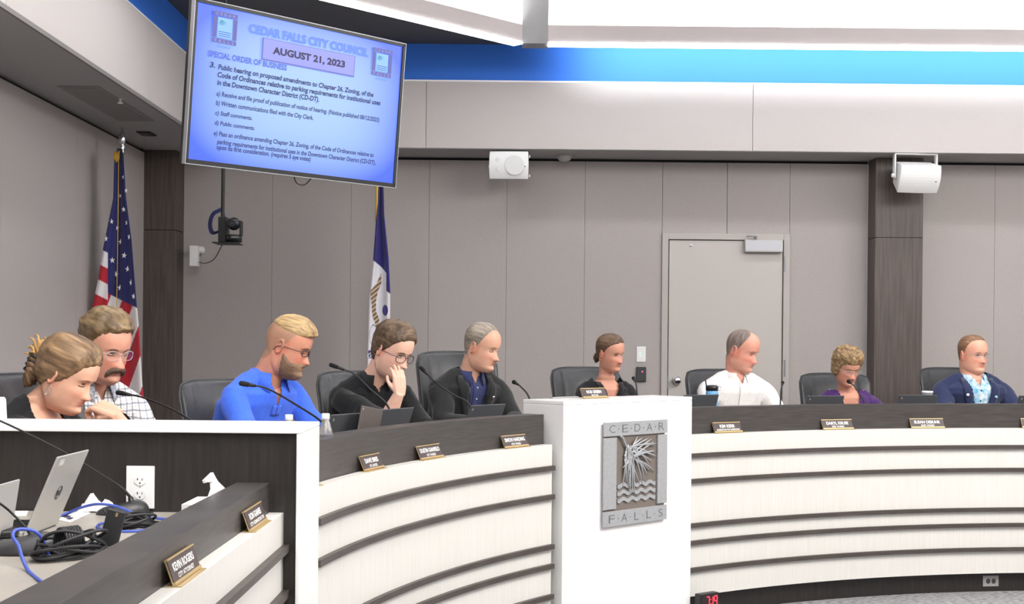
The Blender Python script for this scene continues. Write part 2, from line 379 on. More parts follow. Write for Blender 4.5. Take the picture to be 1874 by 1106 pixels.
# luminous ceiling lenses around the area lights
def lens(name, x, y, sx, sy, z, label):
    t = thing(name, label, 'light fixture', (x, y, z))
    G().box((x - sx / 2, y - sy / 2, z + .05), (x + sx / 2, y + sy / 2, z + .09)).mk('frame', M_fascia, t)
# ================================================================ DOOR
dr = thing('door_1', 'plain warm grey flush door in a grey metal frame', 'door', ((DX0 + DX1) / 2, YW, .34)); dr['kind'] = 'structure'
fw = (at(1222.5, 500, YW).x - DX0)
G().box((DX0, YW - .022, .34), (DX0 + fw, YW + .12, DZ)).mk('door_frame', M_frame, dr, bevel=.003)
G().box((DX1 - fw, YW - .022, .34), (DX1, YW + .12, DZ)).mk('door_frame', M_frame, dr, bevel=.003)
G().box((DX0 + fw, YW - .022, DZ - fw), (DX1 - fw, YW + .12, DZ)).mk('door_frame', M_frame, dr, bevel=.003)
G().box((DX0 + fw, YW + .03, .34), (DX1 - fw, YW + .1, DZ - fw)).mk('rebate', M_dot, dr)
lf = G().box((DX0 + fw + .008, YW - .006, .35), (DX1 - fw - .006, YW + .03, DZ - fw - .006)).mk('door_leaf', M_door, dr, bevel=.002)
p = at(1238, 697, YW - .006)
MX = lambda p: Matrix.Translation(p) @ Matrix.Rotation(pi / 2, 4, 'X')     # local z -> towards the camera (-y)
G().lathe([(.036, 0), (.038, .006), (.03, .010), (.013, .014), (.012, .03), (.026, .038), (.033, .05), (.031, .062), (.02, .07), (.006, .072)], 24, MX(p)).mk('door_knob', M_chrome, dr, smooth=True)
p = at(1264, 449, YW - .006)
G().lathe([(.012, 0), (.012, .004), (.006, .006), (.005, .007)], 16, MX(p)).mk('peephole', M_chrome, dr)
a = at(1361, 440, YW); b = at(1430, 463, YW)
G().box((a.x, YW - .065, b.z), (b.x, YW - .007, a.z)).mk('door_closer', M_silver, dr, bevel=.006)
G().box((a.x + .004, YW - .069, b.z + .012), (b.x - .012, YW - .064, a.z - .006)).mk('closer_cover', mat('closer_cover_silver', srgb(190, 191, 196), .4), dr)
g = G(); c0 = at(1383, 437, YW - .03); c1 = at(1366, 432, YW - .06); c2 = at(1385, 432.5, YW - .09)
g.tube([c0, c0 + Vector((0, 0, .012))], .012).tube([c1, c2], .006).tube([c2, c0 + Vector((0, -.02, .01))], .006).mk('closer_arm', M_steel, dr)
for y0, y1 in ((470, 498), (659, 690)):
    a = at(1436, y0, YW - .02); b = at(1436, y1, YW - .02); g = G()
    for k in range(5):
        u = a.lerp(b, k / 5 + .01); v = a.lerp(b, (k + 1) / 5 - .01); g.tube([u, v], .008, 8)
    g.mk('hinge', M_steel, dr)
G().box((DX0 + fw + .002, YW - .024, at(1221, 700, YW).z - .05), (DX0 + fw + .012, YW - .018, at(1221, 688, YW).z)).mk('strike_plate', M_steel, dr)
# wall plates beside the door
a = at(1165, 634.5, YW); b = at(1181.5, 663, YW)
t = thing('switch_plate', 'white wall plate with two small buttons left of the door', 'switch', ((a.x + b.x) / 2, YW, b.z))
G().box((a.x, YW - .008, b.z), (b.x, YW, a.z)).mk('plate', M_wpl, t, bevel=.003)
for k in (.42, .6): c = Vector((a.x + .4 * (b.x - a.x), YW - .009, a.z + k * (b.z - a.z))); G().lathe([(.006, 0), (.005, .003)], 10, MX(c)).mk('button', mat('green_led', srgb(170, 235, 210), .4, emit=.6), t)
a = at(1164, 671.5, YW); b = at(1182, 699, YW)
t = thing('card_reader', 'dark grey card reader with a red light below the switch plate', 'card reader', ((a.x + b.x) / 2, YW, b.z))
G().box((a.x, YW - .022, b.z), (b.x, YW, a.z)).mk('housing', mat('reader_grey', srgb(58, 58, 60), .4), t, bevel=.006)
c = at(1175.5, 680.5, YW - .023); G().lathe([(.006, 0), (.005, .003)], 10, MX(c)).mk('status_light', mat('red_led', (1, .1, .2), .4, emit=1.5), t)
# ================================================================ DAIS
def desk_sec(name, label, a0, a1, n):
    class G(globals()['G']):           # stops the arcs at the face of the end divider
        def arc(s, *k):
            super().arc(*k)
            for v in s.V:
                if v.y < 4.739 and v.x < 0:
                    r = math.hypot(v.x - DC.x, v.y - DC.y); v.y = 4.739; v.x = DC.x - math.sqrt(r * r - (4.739 - DC.y) ** 2)
            return s
    t = thing(name, label, 'desk', pol(4.75, (a0 + a1) / 2, 0))
    zs = [(1.620 - .532, .966 + .010), (.966 - .010, .815 + .010), (.815 - .010, .553 + .010), (.553 - .010, .450 + .010), (.450 - .010, .290 + .010), (.290 - .010, .140)]
    for z1, z0 in zs: G().arc(4.668, 4.72, z0 - .010, z1 + .0, a0, a1, n).mk('panel', M_cream, t)
    for zt in (.966, .815, .553, .450, .290): G().arc(4.645, 4.70, zt - .0125, zt + .0125, a0, a1, n).mk('trim_strip', M_trim, t)
    G().arc(4.725, 4.76, .001, .139, a0, a1, n).mk('toe_kick', M_wood, t)
    G().arc(4.7215, 4.725, .14, 1.06, a0, a1, n).mk('backing', M_blackm, t)
    G().arc(4.725, 4.83, 1.0, 1.245, a0, a1, n).mk('riser', M_woodh, t)
    G().arc(4.831, 5.42, 1.085, 1.12, a0, a1, n).mk('worktop', M_top, t)
    G().arc(4.831, 4.86, .36, 1.084, a0, a1, n).mk('modesty_panel', M_wood, t)
    return t
aL0 = math.degrees(math.atan2(4.735 - DC.y, -.722 - DC.x)); 
desk_sec('curved_desk', 'left curved desk section with dark top and white panels striped by dark trims', 142.3, 172.6, 60)
desk_sec('curved_desk', 'right curved desk section with dark top and white panels striped by dark trims', 62, 127.9, 110)
# podium in the middle: local frame at 135 degrees
PA = 135.0; PN = Vector((math.cos(R_(PA)), math.sin(R_(PA)), 0)); PT = Vector((-PN.y, PN.x, 0)) * -1   # PT to the right in the picture
PC = Vector((.668, 7.30, 0))
MPo = Matrix(((PT.x, PN.x, 0, PC.x), (PT.y, PN.y, 0, PC.y), (0, 0, 1, 0), (0, 0, 0, 1)))
zp = 1.316; hw = .555
t = thing('podium', 'tall glossy white podium block between the two curved desks with metal crest', 'podium', (PC.x, PC.y, 0))
G().box((-hw, 0, .0), (hw, .30, zp - .02), MPo).mk('body', M_white, t, bevel=.004)
G().box((-hw, 0, zp - .0195), (hw, .30, zp), MPo).mk('top_slab', M_white, t, bevel=.003)
G().box((-.5, .3005, .36), (.5, .9, 1.1), MPo).mk('desk_return', M_wood, t)
G().box((-.52, .3005, 1.101), (.52, 1.0, 1.13), MPo).mk('worktop', M_top, t)
# crest: frame of four bars, letters, cedar sprig, waves
def onpod(px, py):          # where a sight line meets the podium front
    a, b = ray(px, py); d = Vector((a, 1, b)); Y = PC.dot(PN) / d.dot(PN); P = d * Y + Vector((0, 0, EYE)); P = Vector((P.x, P.y, P.z)); return MPo.inverted() @ P
c00 = onpod(1099, 966); c11 = onpod(1216, 767)
cr0 = onpod(1100.5, 774); cr1 = onpod(1216.5, 767); cr2 = onpod(1098.5, 966.5); cr3 = onpod(1213.5, 949)
ex0 = (cr0.x + cr2.x) / 2; ex1 = (cr1.x + cr3.x) / 2; ez1 = (cr0.z + cr1.z) / 2; ez0 = (cr2.z + cr3.z) / 2
ew = ex1 - ex0; eh = ez1 - ez0
t = thing('crest', 'grey metal city crest with cedar sprig and waves on the podium front', 'sign', MPo @ Vector(((ex0 + ex1) / 2, 0, ez0)))
def EX(u, v, d): return (ex0 + u * ew, -d, ez0 + (1 - v) * eh)
def ebox(u0, u1, v0, v1, d0, d1, name, m, bev=.0015): G().box(EX(u0, v1, d1), EX(u1, v0, d0), MPo).mk(name, m, t, bevel=bev)
ebox(.02, .98, .02, .98, .001, .012, 'back_plate', M_embd)
ebox(0, 1, 0, .135, .0125, .024, 'name_bar', M_emb); ebox(0, 1, .855, 1, .0125, .024, 'name_bar', M_emb)
ebox(0, .19, .15, .835, .0125, .024, 'side_bar', M_emb); ebox(.845, 1, .15, .835, .0125, .024, 'side_bar', M_emb)
def EM(u, v, d): return MPo @ Matrix.Translation(EX(u, v, d)) @ Matrix(((1, 0, 0, 0), (0, 0, -1, 0), (0, 1, 0, 0), (0, 0, 0, 1)))
def serif(word, v):
    n = len(word); us = [.12 + .775 * i / (n - 1) for i in range(n)]
    for ch, u in zip(word, us): text(ch, 'letter', M_lettr, t, EM(u, v, .0243), h=.075 * eh, w=(.09 if ch not in 'LS' else .07) * ew, bold=-.012)
    for i in range(n - 1):
        c = EX((us[i] + us[i + 1]) / 2, v - .035, .0245); G().lathe([(.0035, 0), (.003, .001)], 8, MPo @ Matrix.Translation(c) @ Matrix.Rotation(pi / 2, 4, 'X')).mk('dot', M_lettr, t)
serif('CEDAR', .103); serif('FALLS', .965)
rnd = random.Random(3); g = G()
# sprig needles in crest uv: from stem (.30,.2) fan out
root = [(.30, .20), (.36, .24), (.42, .28)]
tips = [(.52, .15), (.60, .17), (.70, .175), (.745, .185), (.78, .215), (.82, .235), (.80, .25), (.78, .30), (.81, .31), (.79, .36), (.83, .365), (.76, .41), (.80, .51), (.72, .50), (.68, .54), (.64, .60), (.60, .62), (.56, .62), (.66, .50), (.72, .45), (.28, .45), (.30, .56), (.29, .62), (.34, .60), (.38, .66), (.40, .70), (.44, .71), (.48, .735), (.36, .63), (.42, .58), (.46, .66), (.33, .5)]
for i, (u, v) in enumerate(tips):
    s0 = (.34 + .14 * rnd.random(), .24 + .13 * rnd.random()) if u > .45 else (.31 + .10 * rnd.random(), .22 + .16 * rnd.random())
    P = [Vector(EX(s0[0], s0[1], .022)), Vector(EX((s0[0] + u) / 2 + rnd.uniform(-.015, .015), (s0[1] + v) / 2 - .012, .027 + .004 * rnd.random())), Vector(EX(u, v, .021))]
    g.tube([MPo @ q for q in spline(P, 4)], [.0048, .0052, .005, .005, .005, .0048, .004, .003, .0015], 5)
P = [Vector(EX(u, v, .026)) for u, v in ((.235, .135), (.275, .155), (.31, .21), (.36, .27), (.42, .33))]
g.tube([MPo @ q for q in spline(P, 4)], .0065, 6)
g.mk('cedar_sprig', M_emb, t, smooth=True, kind='stuff')
for k, vc in enumerate((.615, .685, .755)):
    poly = []; N = 40
    up = [(.215 + .60 * i / N, vc - .016 + .012 * math.sin(i / N * 2 * pi * 4.3 + .5)) for i in range(N + 1)]
    dn = [(u, v + .036) for u, v in up[::-1]]
    g = G(); pl = up + dn; n = len(pl)
    V = [Vector(EX(u, v, .0125)) for u, v in pl] + [Vector(EX(u, v, .021)) for u, v in pl]; m2 = N + 1; F = []
    for i in range(N):
        j = n - 1 - i; F += [(i, i + 1, j - 1, j), (n + i, n + j, n + j - 1, n + i + 1), (i, n + i, n + i + 1, i + 1), (j, j - 1, n + j - 1, n + j)]
    F += [(0, n - 1, 2 * n - 1, n), (N, n + N, n + N + 1, N + 1)]
    mk('wave', [MPo @ v for v in V], F, M_emb, t)
# white end divider with dark recessed panel
yd0, yd1, xd = 4.313, 4.737, -.692; zd = 1.331
t = thing('end_divider', 'white framed divider with a dark recessed panel behind the staff desk', 'divider', (-1.8, 4.53, 0))
G().box((-2.9, yd0, zd - .016), (xd, yd1, zd)).mk('top_slab', M_white, t, bevel=.003)
G().box((xd - .014, yd0, 0.0), (xd, yd1, zd - .0165)).mk('side_slab', M_white, t, bevel=.003)
G().box((-2.9, yd0 + .028, 0.0), (xd - .0145, yd1 - .03, zd - .0165)).mk('inner_panel', M_wood, t)
# ================================================================ STAFF DESK (front left)
XE = -.7505; ZL = 1.052; ys0 = 1.2; ys1 = yd0 + .027
t = thing('staff_desk', 'straight front desk with taupe worktop and thick dark wood edge', 'desk', (-1.4, 3.0, 0))
zz = [(ZL, .936 + .0115), (.936 - .0115, .786 + .0115), (.786 - .0115, .537 + .0115), (.537 - .0115, .4325 + .0115), (.4325 - .0115, .13)]
for z1, z0 in zz: G().box((XE - .047, ys0, z0), (XE, ys1, z1)).mk('panel', M_cream, t)
for zt in (.936, .786, .537, .4325): G().box((XE - .04, ys0, zt - .0112), (XE + .023, ys1, zt + .0112)).mk('trim_strip', M_trim, t)
G().box((XE - .09, ys0, 0.002), (XE - .051, ys1, .129)).mk('toe_kick', M_wood, t)
G().box((XE - .157, ys0, .80), (XE - .0475, ys1, 1.151)).mk('desk_edge', M_woodh, t, bevel=.002)
G().box((-2.2, ys0, 1.02), (XE - .1575, ys1, 1.05)).mk('worktop', M_top, t)
G().box((-2.2, ys0, .0), (-2.16, ys1, 1.019)).mk('side_support', M_wood, t)
# ================================================================ PEOPLE TOOLKIT
def remesh(g, vox, smooth=0):
    me = D.meshes.new('t'); me.from_pydata([tuple(v) for v in g.V], [], g.F); o = D.objects.new('t', me); COL.objects.link(o)
    m = o.modifiers.new('r', 'REMESH'); m.mode = 'VOXEL'; m.voxel_size = vox
    if smooth: s = o.modifiers.new('s', 'SMOOTH'); s.factor = 0.5; s.iterations = smooth
    dg = bpy.context.evaluated_depsgraph_get(); r = D.meshes.new_from_object(o.evaluated_get(dg)); D.objects.remove(o)
    n = len(r.vertices); V = np.empty(n * 3, dtype=np.float32); r.vertices.foreach_get('co', V); V = V.reshape(-1, 3).astype(float)
    F = [tuple(p.vertices) for p in r.polygons]; N = np.empty(n * 3, dtype=np.float32); r.vertices.foreach_get('normal', N); N = N.reshape(-1, 3)
    D.meshes.remove(r); return V, F, N
def nz(P, sc, seed=0):        # cheap smooth value noise, numpy
    P = np.asarray(P) * sc + seed * 17.3; i = np.floor(P).astype(int); f = P - i; f = f * f * (3 - 2 * f)
    def h(a, b, c):
        n = (a * 374761393 + b * 668265263 + c * 2147483647 + 12345) & 0x7fffffff; n = (n ^ (n >> 13)) * 1274126177 & 0x7fffffff
        return ((n ^ (n >> 16)) & 0xffff) / 65535.0
    r = 0
    for a in (0, 1):
        for b in (0, 1):
            for c in (0, 1):
                w = (f[:, 0] if a else 1 - f[:, 0]) * (f[:, 1] if b else 1 - f[:, 1]) * (f[:, 2] if c else 1 - f[:, 2])
                r = r + w * h(i[:, 0] + a, i[:, 1] + b, i[:, 2] + c)
    return r * 2 - 1
ZK = np.array([-.128, -.122, -.110, -.098, -.082, -.066, -.050, -.030, -.008, .012, .032, .055, .078, .098, .112, .120, .1235])
FR = np.array([.030, .062, .080, .0875, .0855, .088, .0900, .0885, .0865, .0915, .0970, .0960, .0890, .0740, .0540, .0330, .010])
BK = np.array([-.005, -.012, -.022, -.034, -.050, -.062, -.072, -.082, -.091, -.097, -.100, -.099, -.091, -.074, -.054, -.032, -.010])
WD = np.array([.012, .028, .042, .050, .0565, .0615, .0650, .0690, .0715, .0730, .0755, .0765, .0720, .0600, .0450, .0270, .008])
def smooth_interp(z, Y):
    # cubic Hermite
    z = np.clip(z, ZK[0], ZK[-1]); m = np.gradient(Y, ZK); k = np.clip(np.searchsorted(ZK, z) - 1, 0, len(ZK) - 2)
    h = ZK[k + 1] - ZK[k]; t = (z - ZK[k]) / h
    return (2 * t**3 - 3 * t**2 + 1) * Y[k] + (t**3 - 2 * t**2 + t) * h * m[k] + (-2 * t**3 + 3 * t**2) * Y[k + 1] + (t**3 - t**2) * h * m[k + 1]
def head_grid(nt=96, nz_=84, P=None, feat=True):
    P = P or {}; v = np.linspace(0, 1, nz_); zc = -.0022; z = zc - .1257 * np.cos(pi * (v * .985 + .0075))
    th = np.arange(nt) / nt * 2 * pi; Z, T = np.meshgrid(z, th, indexing='ij')
    fr = smooth_interp(Z, FR); bk = smooth_interp(Z, BK); w = smooth_interp(Z, WD) * P.get('wide', 1)
    if P.get('jaw'): w = w * (1 + P['jaw'] * np.exp(-((Z + .085) / .035) ** 2))
    c, s = np.cos(T), np.sin(T)                  # T=0 front (+y)
    yc = -.012; pf = 2.25 - .25 * np.clip((-.03 - Z) / .08, 0, 1); 
    rf = np.where(c > 0, fr - yc, yc - bk)
    p = np.where(c > 0, pf, 2.1)
    k = (np.abs(c) ** p + np.abs(s) ** p) ** (-1 / p)
    X = w * s * k; Y = yc + rf * c * k
    if feat:
        g = lambda x, sx, zz, sz: np.exp(-((X - x) / sx) ** 2 - ((Z - zz) / sz) ** 2)
        front = np.clip(c * 2.2, 0, 1); d = 0; ns = P.get('nose', 1)
        t = np.clip((.008 - Z) / .050, 0, 1); ridge = np.where(Z > -.047, t ** 1.15, np.clip(1 - (-.047 - Z) / .008, 0, 1)) * .0235 * ns
        d += ridge * np.exp(-(X / (.0085 + .006 * t)) ** 2)
        d += .010 * ns * (g(.0135, .0065, -.041, .008) + g(-.0135, .0065, -.041, .008))
        for sg in (-1, 1):
            d += -.0105 * g(sg * .030, .016, .002, .0115) + .0055 * g(sg * .031, .0125, .000, .0068)
            d += .0040 * g(sg * .028, .022, .019, .007) + .0045 * g(sg * .040, .020, -.030, .018)
            d += -.0025 * g(sg * .030, .010, -.055, .020)
        d += .0052 * (g(0, .020, -.0595, .0042) + g(0, .018, -.0695, .0050)) - .0035 * g(0, .022, -.0645, .0016)
        d += -.0035 * g(0, .020, -.079, .0055) + .0050 * P.get('chin', 1) * g(0, .020, -.098, .013)
        d += -.0015 * g(0, .004, -.052, .006)
        Y = Y + d * front
    V = np.stack([X, Y, Z], -1).reshape(-1, 3); F = []
    for j in range(nz_ - 1):
        for i in range(nt): F.append((j * nt + i, j * nt + (i + 1) % nt, (j + 1) * nt + (i + 1) % nt, (j + 1) * nt + i))
    F.append(tuple(range(nt))[::-1]); F.append(tuple((nz_ - 1) * nt + i for i in range(nt)))
    return V, F, T.ravel()
HB = {}
def head_bvh(P):
    k = (P.get('wide', 1), P.get('jaw', 0), P.get('nose', 1), P.get('chin', 1))
    if k not in HB: V, F, _ = head_grid(P=P); HB[k] = BVHTree.FromPolygons([tuple(v) for v in V], F)
    return HB[k]
def surf(P, x, z, off=0.0):
    h = head_bvh(P).ray_cast(Vector((x, .3, z)), Vector((0, -1, 0)))
    return (h[0] + Vector((0, off, 0))) if h[0] else Vector((x, .05, z))
def hand(g, W, Dv, Nv, s=1.0, curl=(.5, .5, .5, .5), spread=.08, thumb=1, fist=0):
    """palm at wrist W, fingers along Dv, back of the hand towards Nv; curl bends the fingers away from Nv; thumb on +side"""
    Dv = Vector(Dv).normalized(); Nv = Vector(Nv); Nv = (Nv - Dv * Nv.dot(Dv)).normalized(); Sd = Dv.cross(Nv) * thumb
    W = Vector(W); P = lambda d, n, q: W + Dv * (d * s) + Nv * (n * s) + Sd * (q * s)
    for q, r in ((-.030, .0125), (-.012, .014), (.008, .014), (.026, .0135)): g.tube([P(-.015, 0, q * .55), P(.03, .001, q * .85), P(.088, .0, q)], [.016 * s, .0155 * s, r * s * .85], 10)
    g.ell(P(.045, -.002, 0), (.04 * s, .04 * s, .016 * s), 12, 8, Matrix.Identity(4)) if False else None
    for i, (q, L, r) in enumerate(((.028, .072, .0085), (.009, .080, .0088), (-.011, .075, .0084), (-.029, .060, .0076))):
        a = Vector(P(.082, 0, q)); dirn = (Dv + Sd * (spread * (1.2 - i * .8))).normalized(); pts = [a - Dv * .02 * s, a]; c = curl[i]; ang = 0
        for k, fr in enumerate((.45, .30, .25)):
            ang += c * (.9 if k else .7); dd = dirn * math.cos(ang) - Nv * math.sin(ang); pts.append(pts[-1] + dd * (L * fr * s))
        g.tube(pts, [r * s * 1.1, r * s * 1.12, r * s, r * s * .93, r * s * .7], 9)
        g.ell(pts[-1], (r * s * .78,) * 3, 8, 6); 
    a = P(.012, -.004, .022); b = P(.045, -.012, .048); c = P(.068, -.020, .058); e = P(.092, -.026, .058)
    if fist: b = P(.04, -.022, .035); c = P(.062, -.032, .022); e = P(.082, -.034, .006)
    g.tube([a, b, c, e], [.015 * s, .0125 * s, .0105 * s, .008 * s], 9); g.ell(e, (.0085 * s,) * 3, 8, 6)
def hair_mat():
    if 'hair_f' in MAT: return MAT['hair_f']
    m = mat('hair_f', (.2, .15, .1), .5, vcol=True, spec=.35); nt = m.node_tree; b = nt.nodes['Principled BSDF']; m.name = 'combed_hair'
    at_ = [n for n in nt.nodes if n.type == 'ATTRIBUTE'][0]; a2 = nt.nodes.new('ShaderNodeAttribute'); a2.attribute_name = 'Flow'
    nz_ = nt.nodes.new('ShaderNodeTexNoise'); nz_.inputs['Scale'].default_value = 1; nz_.inputs['Detail'].default_value = 3; nt.links.new(a2.outputs['Vector'], nz_.inputs['Vector'])
    mr = nt.nodes.new('ShaderNodeMapRange'); mr.inputs[1].default_value = .3; mr.inputs[2].default_value = .7; mr.inputs[3].default_value = .55; mr.inputs[4].default_value = 1.3; nt.links.new(nz_.outputs['Fac'], mr.inputs[0])
    vm = nt.nodes.new('ShaderNodeVectorMath'); vm.operation = 'SCALE'; nt.links.new(at_.outputs['Color'], vm.inputs[0]); nt.links.new(mr.outputs[0], vm.inputs['Scale']); nt.links.new(vm.outputs[0], b.inputs['Base Color'])
    bp = nt.nodes.new('ShaderNodeBump'); bp.inputs['Strength'].default_value = .5; bp.inputs['Distance'].default_value = .002; nt.links.new(nz_.outputs['Fac'], bp.inputs['Height']); nt.links.new(bp.outputs[0], b.inputs['Normal']); return m
class Person:
    def __init__(s, label, H, yaw, pitch, roll, N, byaw, P, sc=1.0, group=None, Wz=.90, lean=None):
        s.P = P; s.sc = sc; s.label = label
        s.H = Vector(H); s.N = Vector(N); s.by = R_(byaw)
        s.Rh = Matrix.Rotation(R_(180 + yaw), 4, 'Z') @ Matrix.Rotation(R_(-pitch), 4, 'X') @ Matrix.Rotation(R_(roll), 4, 'Y')
        s.MH = Matrix.Translation(s.H) @ s.Rh @ Matrix.Scale(sc * P.get('hs', 1), 4)
        s.f = Vector((math.sin(s.by), -math.cos(s.by), 0)); s.l = Vector((-s.f.y, s.f.x, 0))   # l: to the subject's left
        if s.l.dot(Vector((1, 0, 0))) < 0 and abs(byaw) < 90: pass
        ln = P.get('lean', .12) if lean is None else lean
        s.Pv = Vector((s.N.x, s.N.y, Wz)) - s.f * ln * sc
        s.t = thing('person', label, 'person', (s.Pv.x, s.Pv.y, .34)); s.t['kind'] = 'thing'
    def spine(s, k):          # k 0 pelvis .. 1 neck base, bowed back a little
        return s.Pv.lerp(s.N, k) - s.f * (.045 * s.sc * math.sin(pi * k))
    def torso(s, g, off=0.0, top=True):
        W = s.P.get('shw', .185); ch = s.P.get('chest', .115); be = s.P.get('belly', .12); sc = s.sc
        L = [(-.10, .165, .11), (.0, .175, .12), (.2, .160, be), (.4, .158, be * .98), (.6, .172, ch * 1.02), (.75, W * .95, ch), (.84, W * .86, ch * .88), (.91, W * .62, ch * .72), (.965, W * .42, ch * .60), (1.0, .066, .064), (1.03, .060, .060)]
        if not top: L = L[:-1]
        V = []; F = []; n = 32
        for k, w, d in L:
            c = s.spine(k) + s.f * (.018 if .5 < k < .9 else .0); w = w * sc + off; d = d * sc + off
            if k > .97: w = w - off * .4; d = d - off * .4
            for i in range(n):
                a = 2 * pi * i / n; ca, sa = math.cos(a), math.sin(a); e = 2.5 if k < .95 else 2
                q = (abs(ca) ** e + abs(sa) ** e) ** (-1 / e); V.append(c + s.l * (w * ca * q) + s.f * (d * sa * q) + Vector((0, 0, 0)))
        m = len(L)
        for j in range(m - 1):
            for i in range(n): F.append((j * n + i, j * n + (i + 1) % n, (j + 1) * n + (i + 1) % n, (j + 1) * n + i))
        F.append(tuple(range(n))[::-1]); F.append(tuple((m - 1) * n + i for i in range(n)))
        g.add(V, F)
        if s.P.get('bust'):
            for q in (-1, 1):
                g.ell(s.spine(.66) + s.f * (ch * sc * .82) + s.l * (q * .075 * sc), [(.072 * sc + off)] * 3, 16, 12)
    def sho(s, q): return s.N + s.l * (q * s.P.get('shw', .185) * .90 * s.sc) - Vector((0, 0, .098 * s.sc)) - s.f * .005
    def arm_pts(s, q):
        A = s.P.get('armL' if q > 0 else 'armR')
        S = s.sho(q)
        if A: E, Wr = Vector(A[0]), Vector(A[1])
        else:
            E = S + s.f * (.13 * s.sc) + s.l * (q * .045) - Vector((0, 0, .25 * s.sc)); Wr = E + s.f * (.21 * s.sc) - s.l * (q * .10); Wr.z = max(1.150, E.z - .02); E.z = max(E.z, 1.17)
        return S, E, Wr
    def sleeves(s, g, off, to=1.0, flare=0):
        for q in (-1, 1):
            S, E, W = s.arm_pts(q); sc = s.sc; i0 = s.N - Vector((0, 0, .085 * sc)) + s.l * q * .05
            r = lambda x: x * sc + off * .8
            g.tube([s.N + s.l * q * .035 * sc - Vector((0, 0, .012)), s.N.lerp(S, .5) + Vector((0, 0, .020 * sc)), S + Vector((0, 0, .012))], [r(.040), r(.042), r(.040)], 16)
            P = [i0, S, S.lerp(E, .5), E, E.lerp(W, .5), W]; Rr = [r(.052), r(.050), r(.048), r(.043), r(.038), r(.028)]
            if to <= .5: P = P[:3] + [S.lerp(E, .5 + to)]; Rr = Rr[:3] + [r(.049) + flare]
            elif to < .95: P = P[:4] + [E.lerp(W, to)]; Rr = Rr[:4] + [r(.037)]
            g.tube(spline(P, 4), list(np.interp(np.linspace(0, len(P) - 1, (len(P) - 1) * 4 + 1), range(len(P)), Rr)), 16)
            g.ell(S, (Rr[1] * 1.02,) * 3, 16, 12); g.ell(E, (r(.043),) * 3, 12, 8) if to > .5 else None
    def body(s, skin, vox=.004, lips=None, stub=None, fade=None, chestskin=True, hands=True, cheeks=.06):
        g = G(); V, F, T = head_grid(P=s.P); g.add([s.MH @ Vector(v) for v in V], F)
        for q in (-1, 1):       # ears
            M = s.MH @ Matrix.Translation((q * .0735 * s.P.get('wide', 1), -.012, -.006)) @ Matrix.Rotation(R_(-22 * q), 4, 'Z') @ Matrix.Rotation(R_(-10), 4, 'X')
            ri = [M @ Vector((q * .004, .017 * math.cos(a) * (1 if math.sin(a) > 0 else .75), .006 + .027 * math.sin(a))) for a in np.linspace(0, 2 * pi, 21)[:-1]]
            g.tube(ri, .0048 * s.sc, 8, closed=True); g.ell((0, 0, 0), (.0045, .014, .024), 12, 8, M)
        a = s.MH @ Vector((0, -.028, -.045)); b = s.N - Vector((0, 0, .03)) ; nr = s.P.get('neck', .056) * 1.06 * s.sc
        mid = a.lerp(b, .55) - s.f * .004
        g.tube([s.MH @ Vector((0, -.02, .0)), a, mid, b], [nr * 1.0, nr, nr * .98, nr * 1.15], 24)
        g.tube([s.MH @ Vector((0, .015, -.085)), mid + s.f * .018, b], [nr * .62, nr * .6, nr * .9], 18)
        s.torso(g, -.006)
        s.sleeves_skin(g)
        if hands:
            for q in (-1, 1):
                S, E, W = s.arm_pts(q); A = s.P.get('armL' if q > 0 else 'armR')
                if A and len(A) > 2: k = A[2]; hand(g, W, k['d'], k['n'], s.sc * k.get('s', 1), k.get('curl', (.5,) * 4), thumb=k.get('t', 1), spread=k.get('spread', .08), fist=k.get('fist', 0))
                else: hand(g, W, (W - E), (0, 0, 1), s.sc, (.35, .4, .45, .5), thumb=q)
        V, F, N = remesh(g, vox, 1)
        Mi = np.array(s.MH.inverted()); L = V @ Mi[:3, :3].T + Mi[:3, 3]
        x, y, z = L.T; c = np.tile(np.array(skin), (len(V), 1)); inh = (np.abs(x) < .1) & (y > -.12) & (z > -.14) & (z < .14)
        def blend(mask, col, amt): m = (mask * amt * inh)[:, None]; c[:] = c * (1 - m) + np.array(col) * m
        gs = lambda x0, sx, z0, sz: np.exp(-((np.abs(x) - x0) / sx) ** 2 - ((z - z0) / sz) ** 2) * (y > .03)
        rd = np.array(skin) * np.array([1.0, .62, .60])
        blend(gs(.036, .022, -.032, .02), rd, cheeks * 6); blend(gs(0, .014, -.038, .012), rd, cheeks * 7)
        blend((np.abs(x) > .068) * (np.abs(z + .003) < .04) * (np.abs(y + .01) < .035), rd, .45)
        blend(gs(.030, .015, .004, .010), np.array(skin) * .62, .35)
        blend(1.0 * (np.exp(-(x / .024) ** 4 - ((z + .0645) / .0085) ** 4) * (y > .07)), lips or np.array(skin) * np.array([.80, .50, .50]), .75)
        blend(1.0 * (np.exp(-(x / .023) ** 4 - ((z + .0645) / .0014) ** 2) * (y > .07)), np.array(skin) * .22, .8)
        blend(gs(.008, .004, -.0475, .0025) * (y > .09), np.array(skin) * .2, .7)
        if stub: 
            col, amt = stub; m = np.clip((-.045 - z + .35 * np.clip(.03 - y, 0, 1)) / .02, 0, 1) * (y > -.005) * np.clip((z + .135) / .02, 0, 1)
            blend(m * (.75 + .25 * nz(L, 300)), col, amt)
        if fade:
            col, amt, zh = fade; az = np.abs(np.degrees(np.arctan2(x, y + .012))); zl = np.interp(az, *zh); m = np.clip((z - zl) / .012, 0, 1) * (z > -.1)
            blend(m * (.8 + .2 * nz(L, 400)), col, amt)
        c *= (1 + .04 * nz(V, 60)[:, None])
        s.skin = mat('skin', (.6, .4, .3), .48, vcol=True, sss=.12, spec=.35)
        mk('body', V, F, s.skin, s.t, smooth=True, cols=c); return s
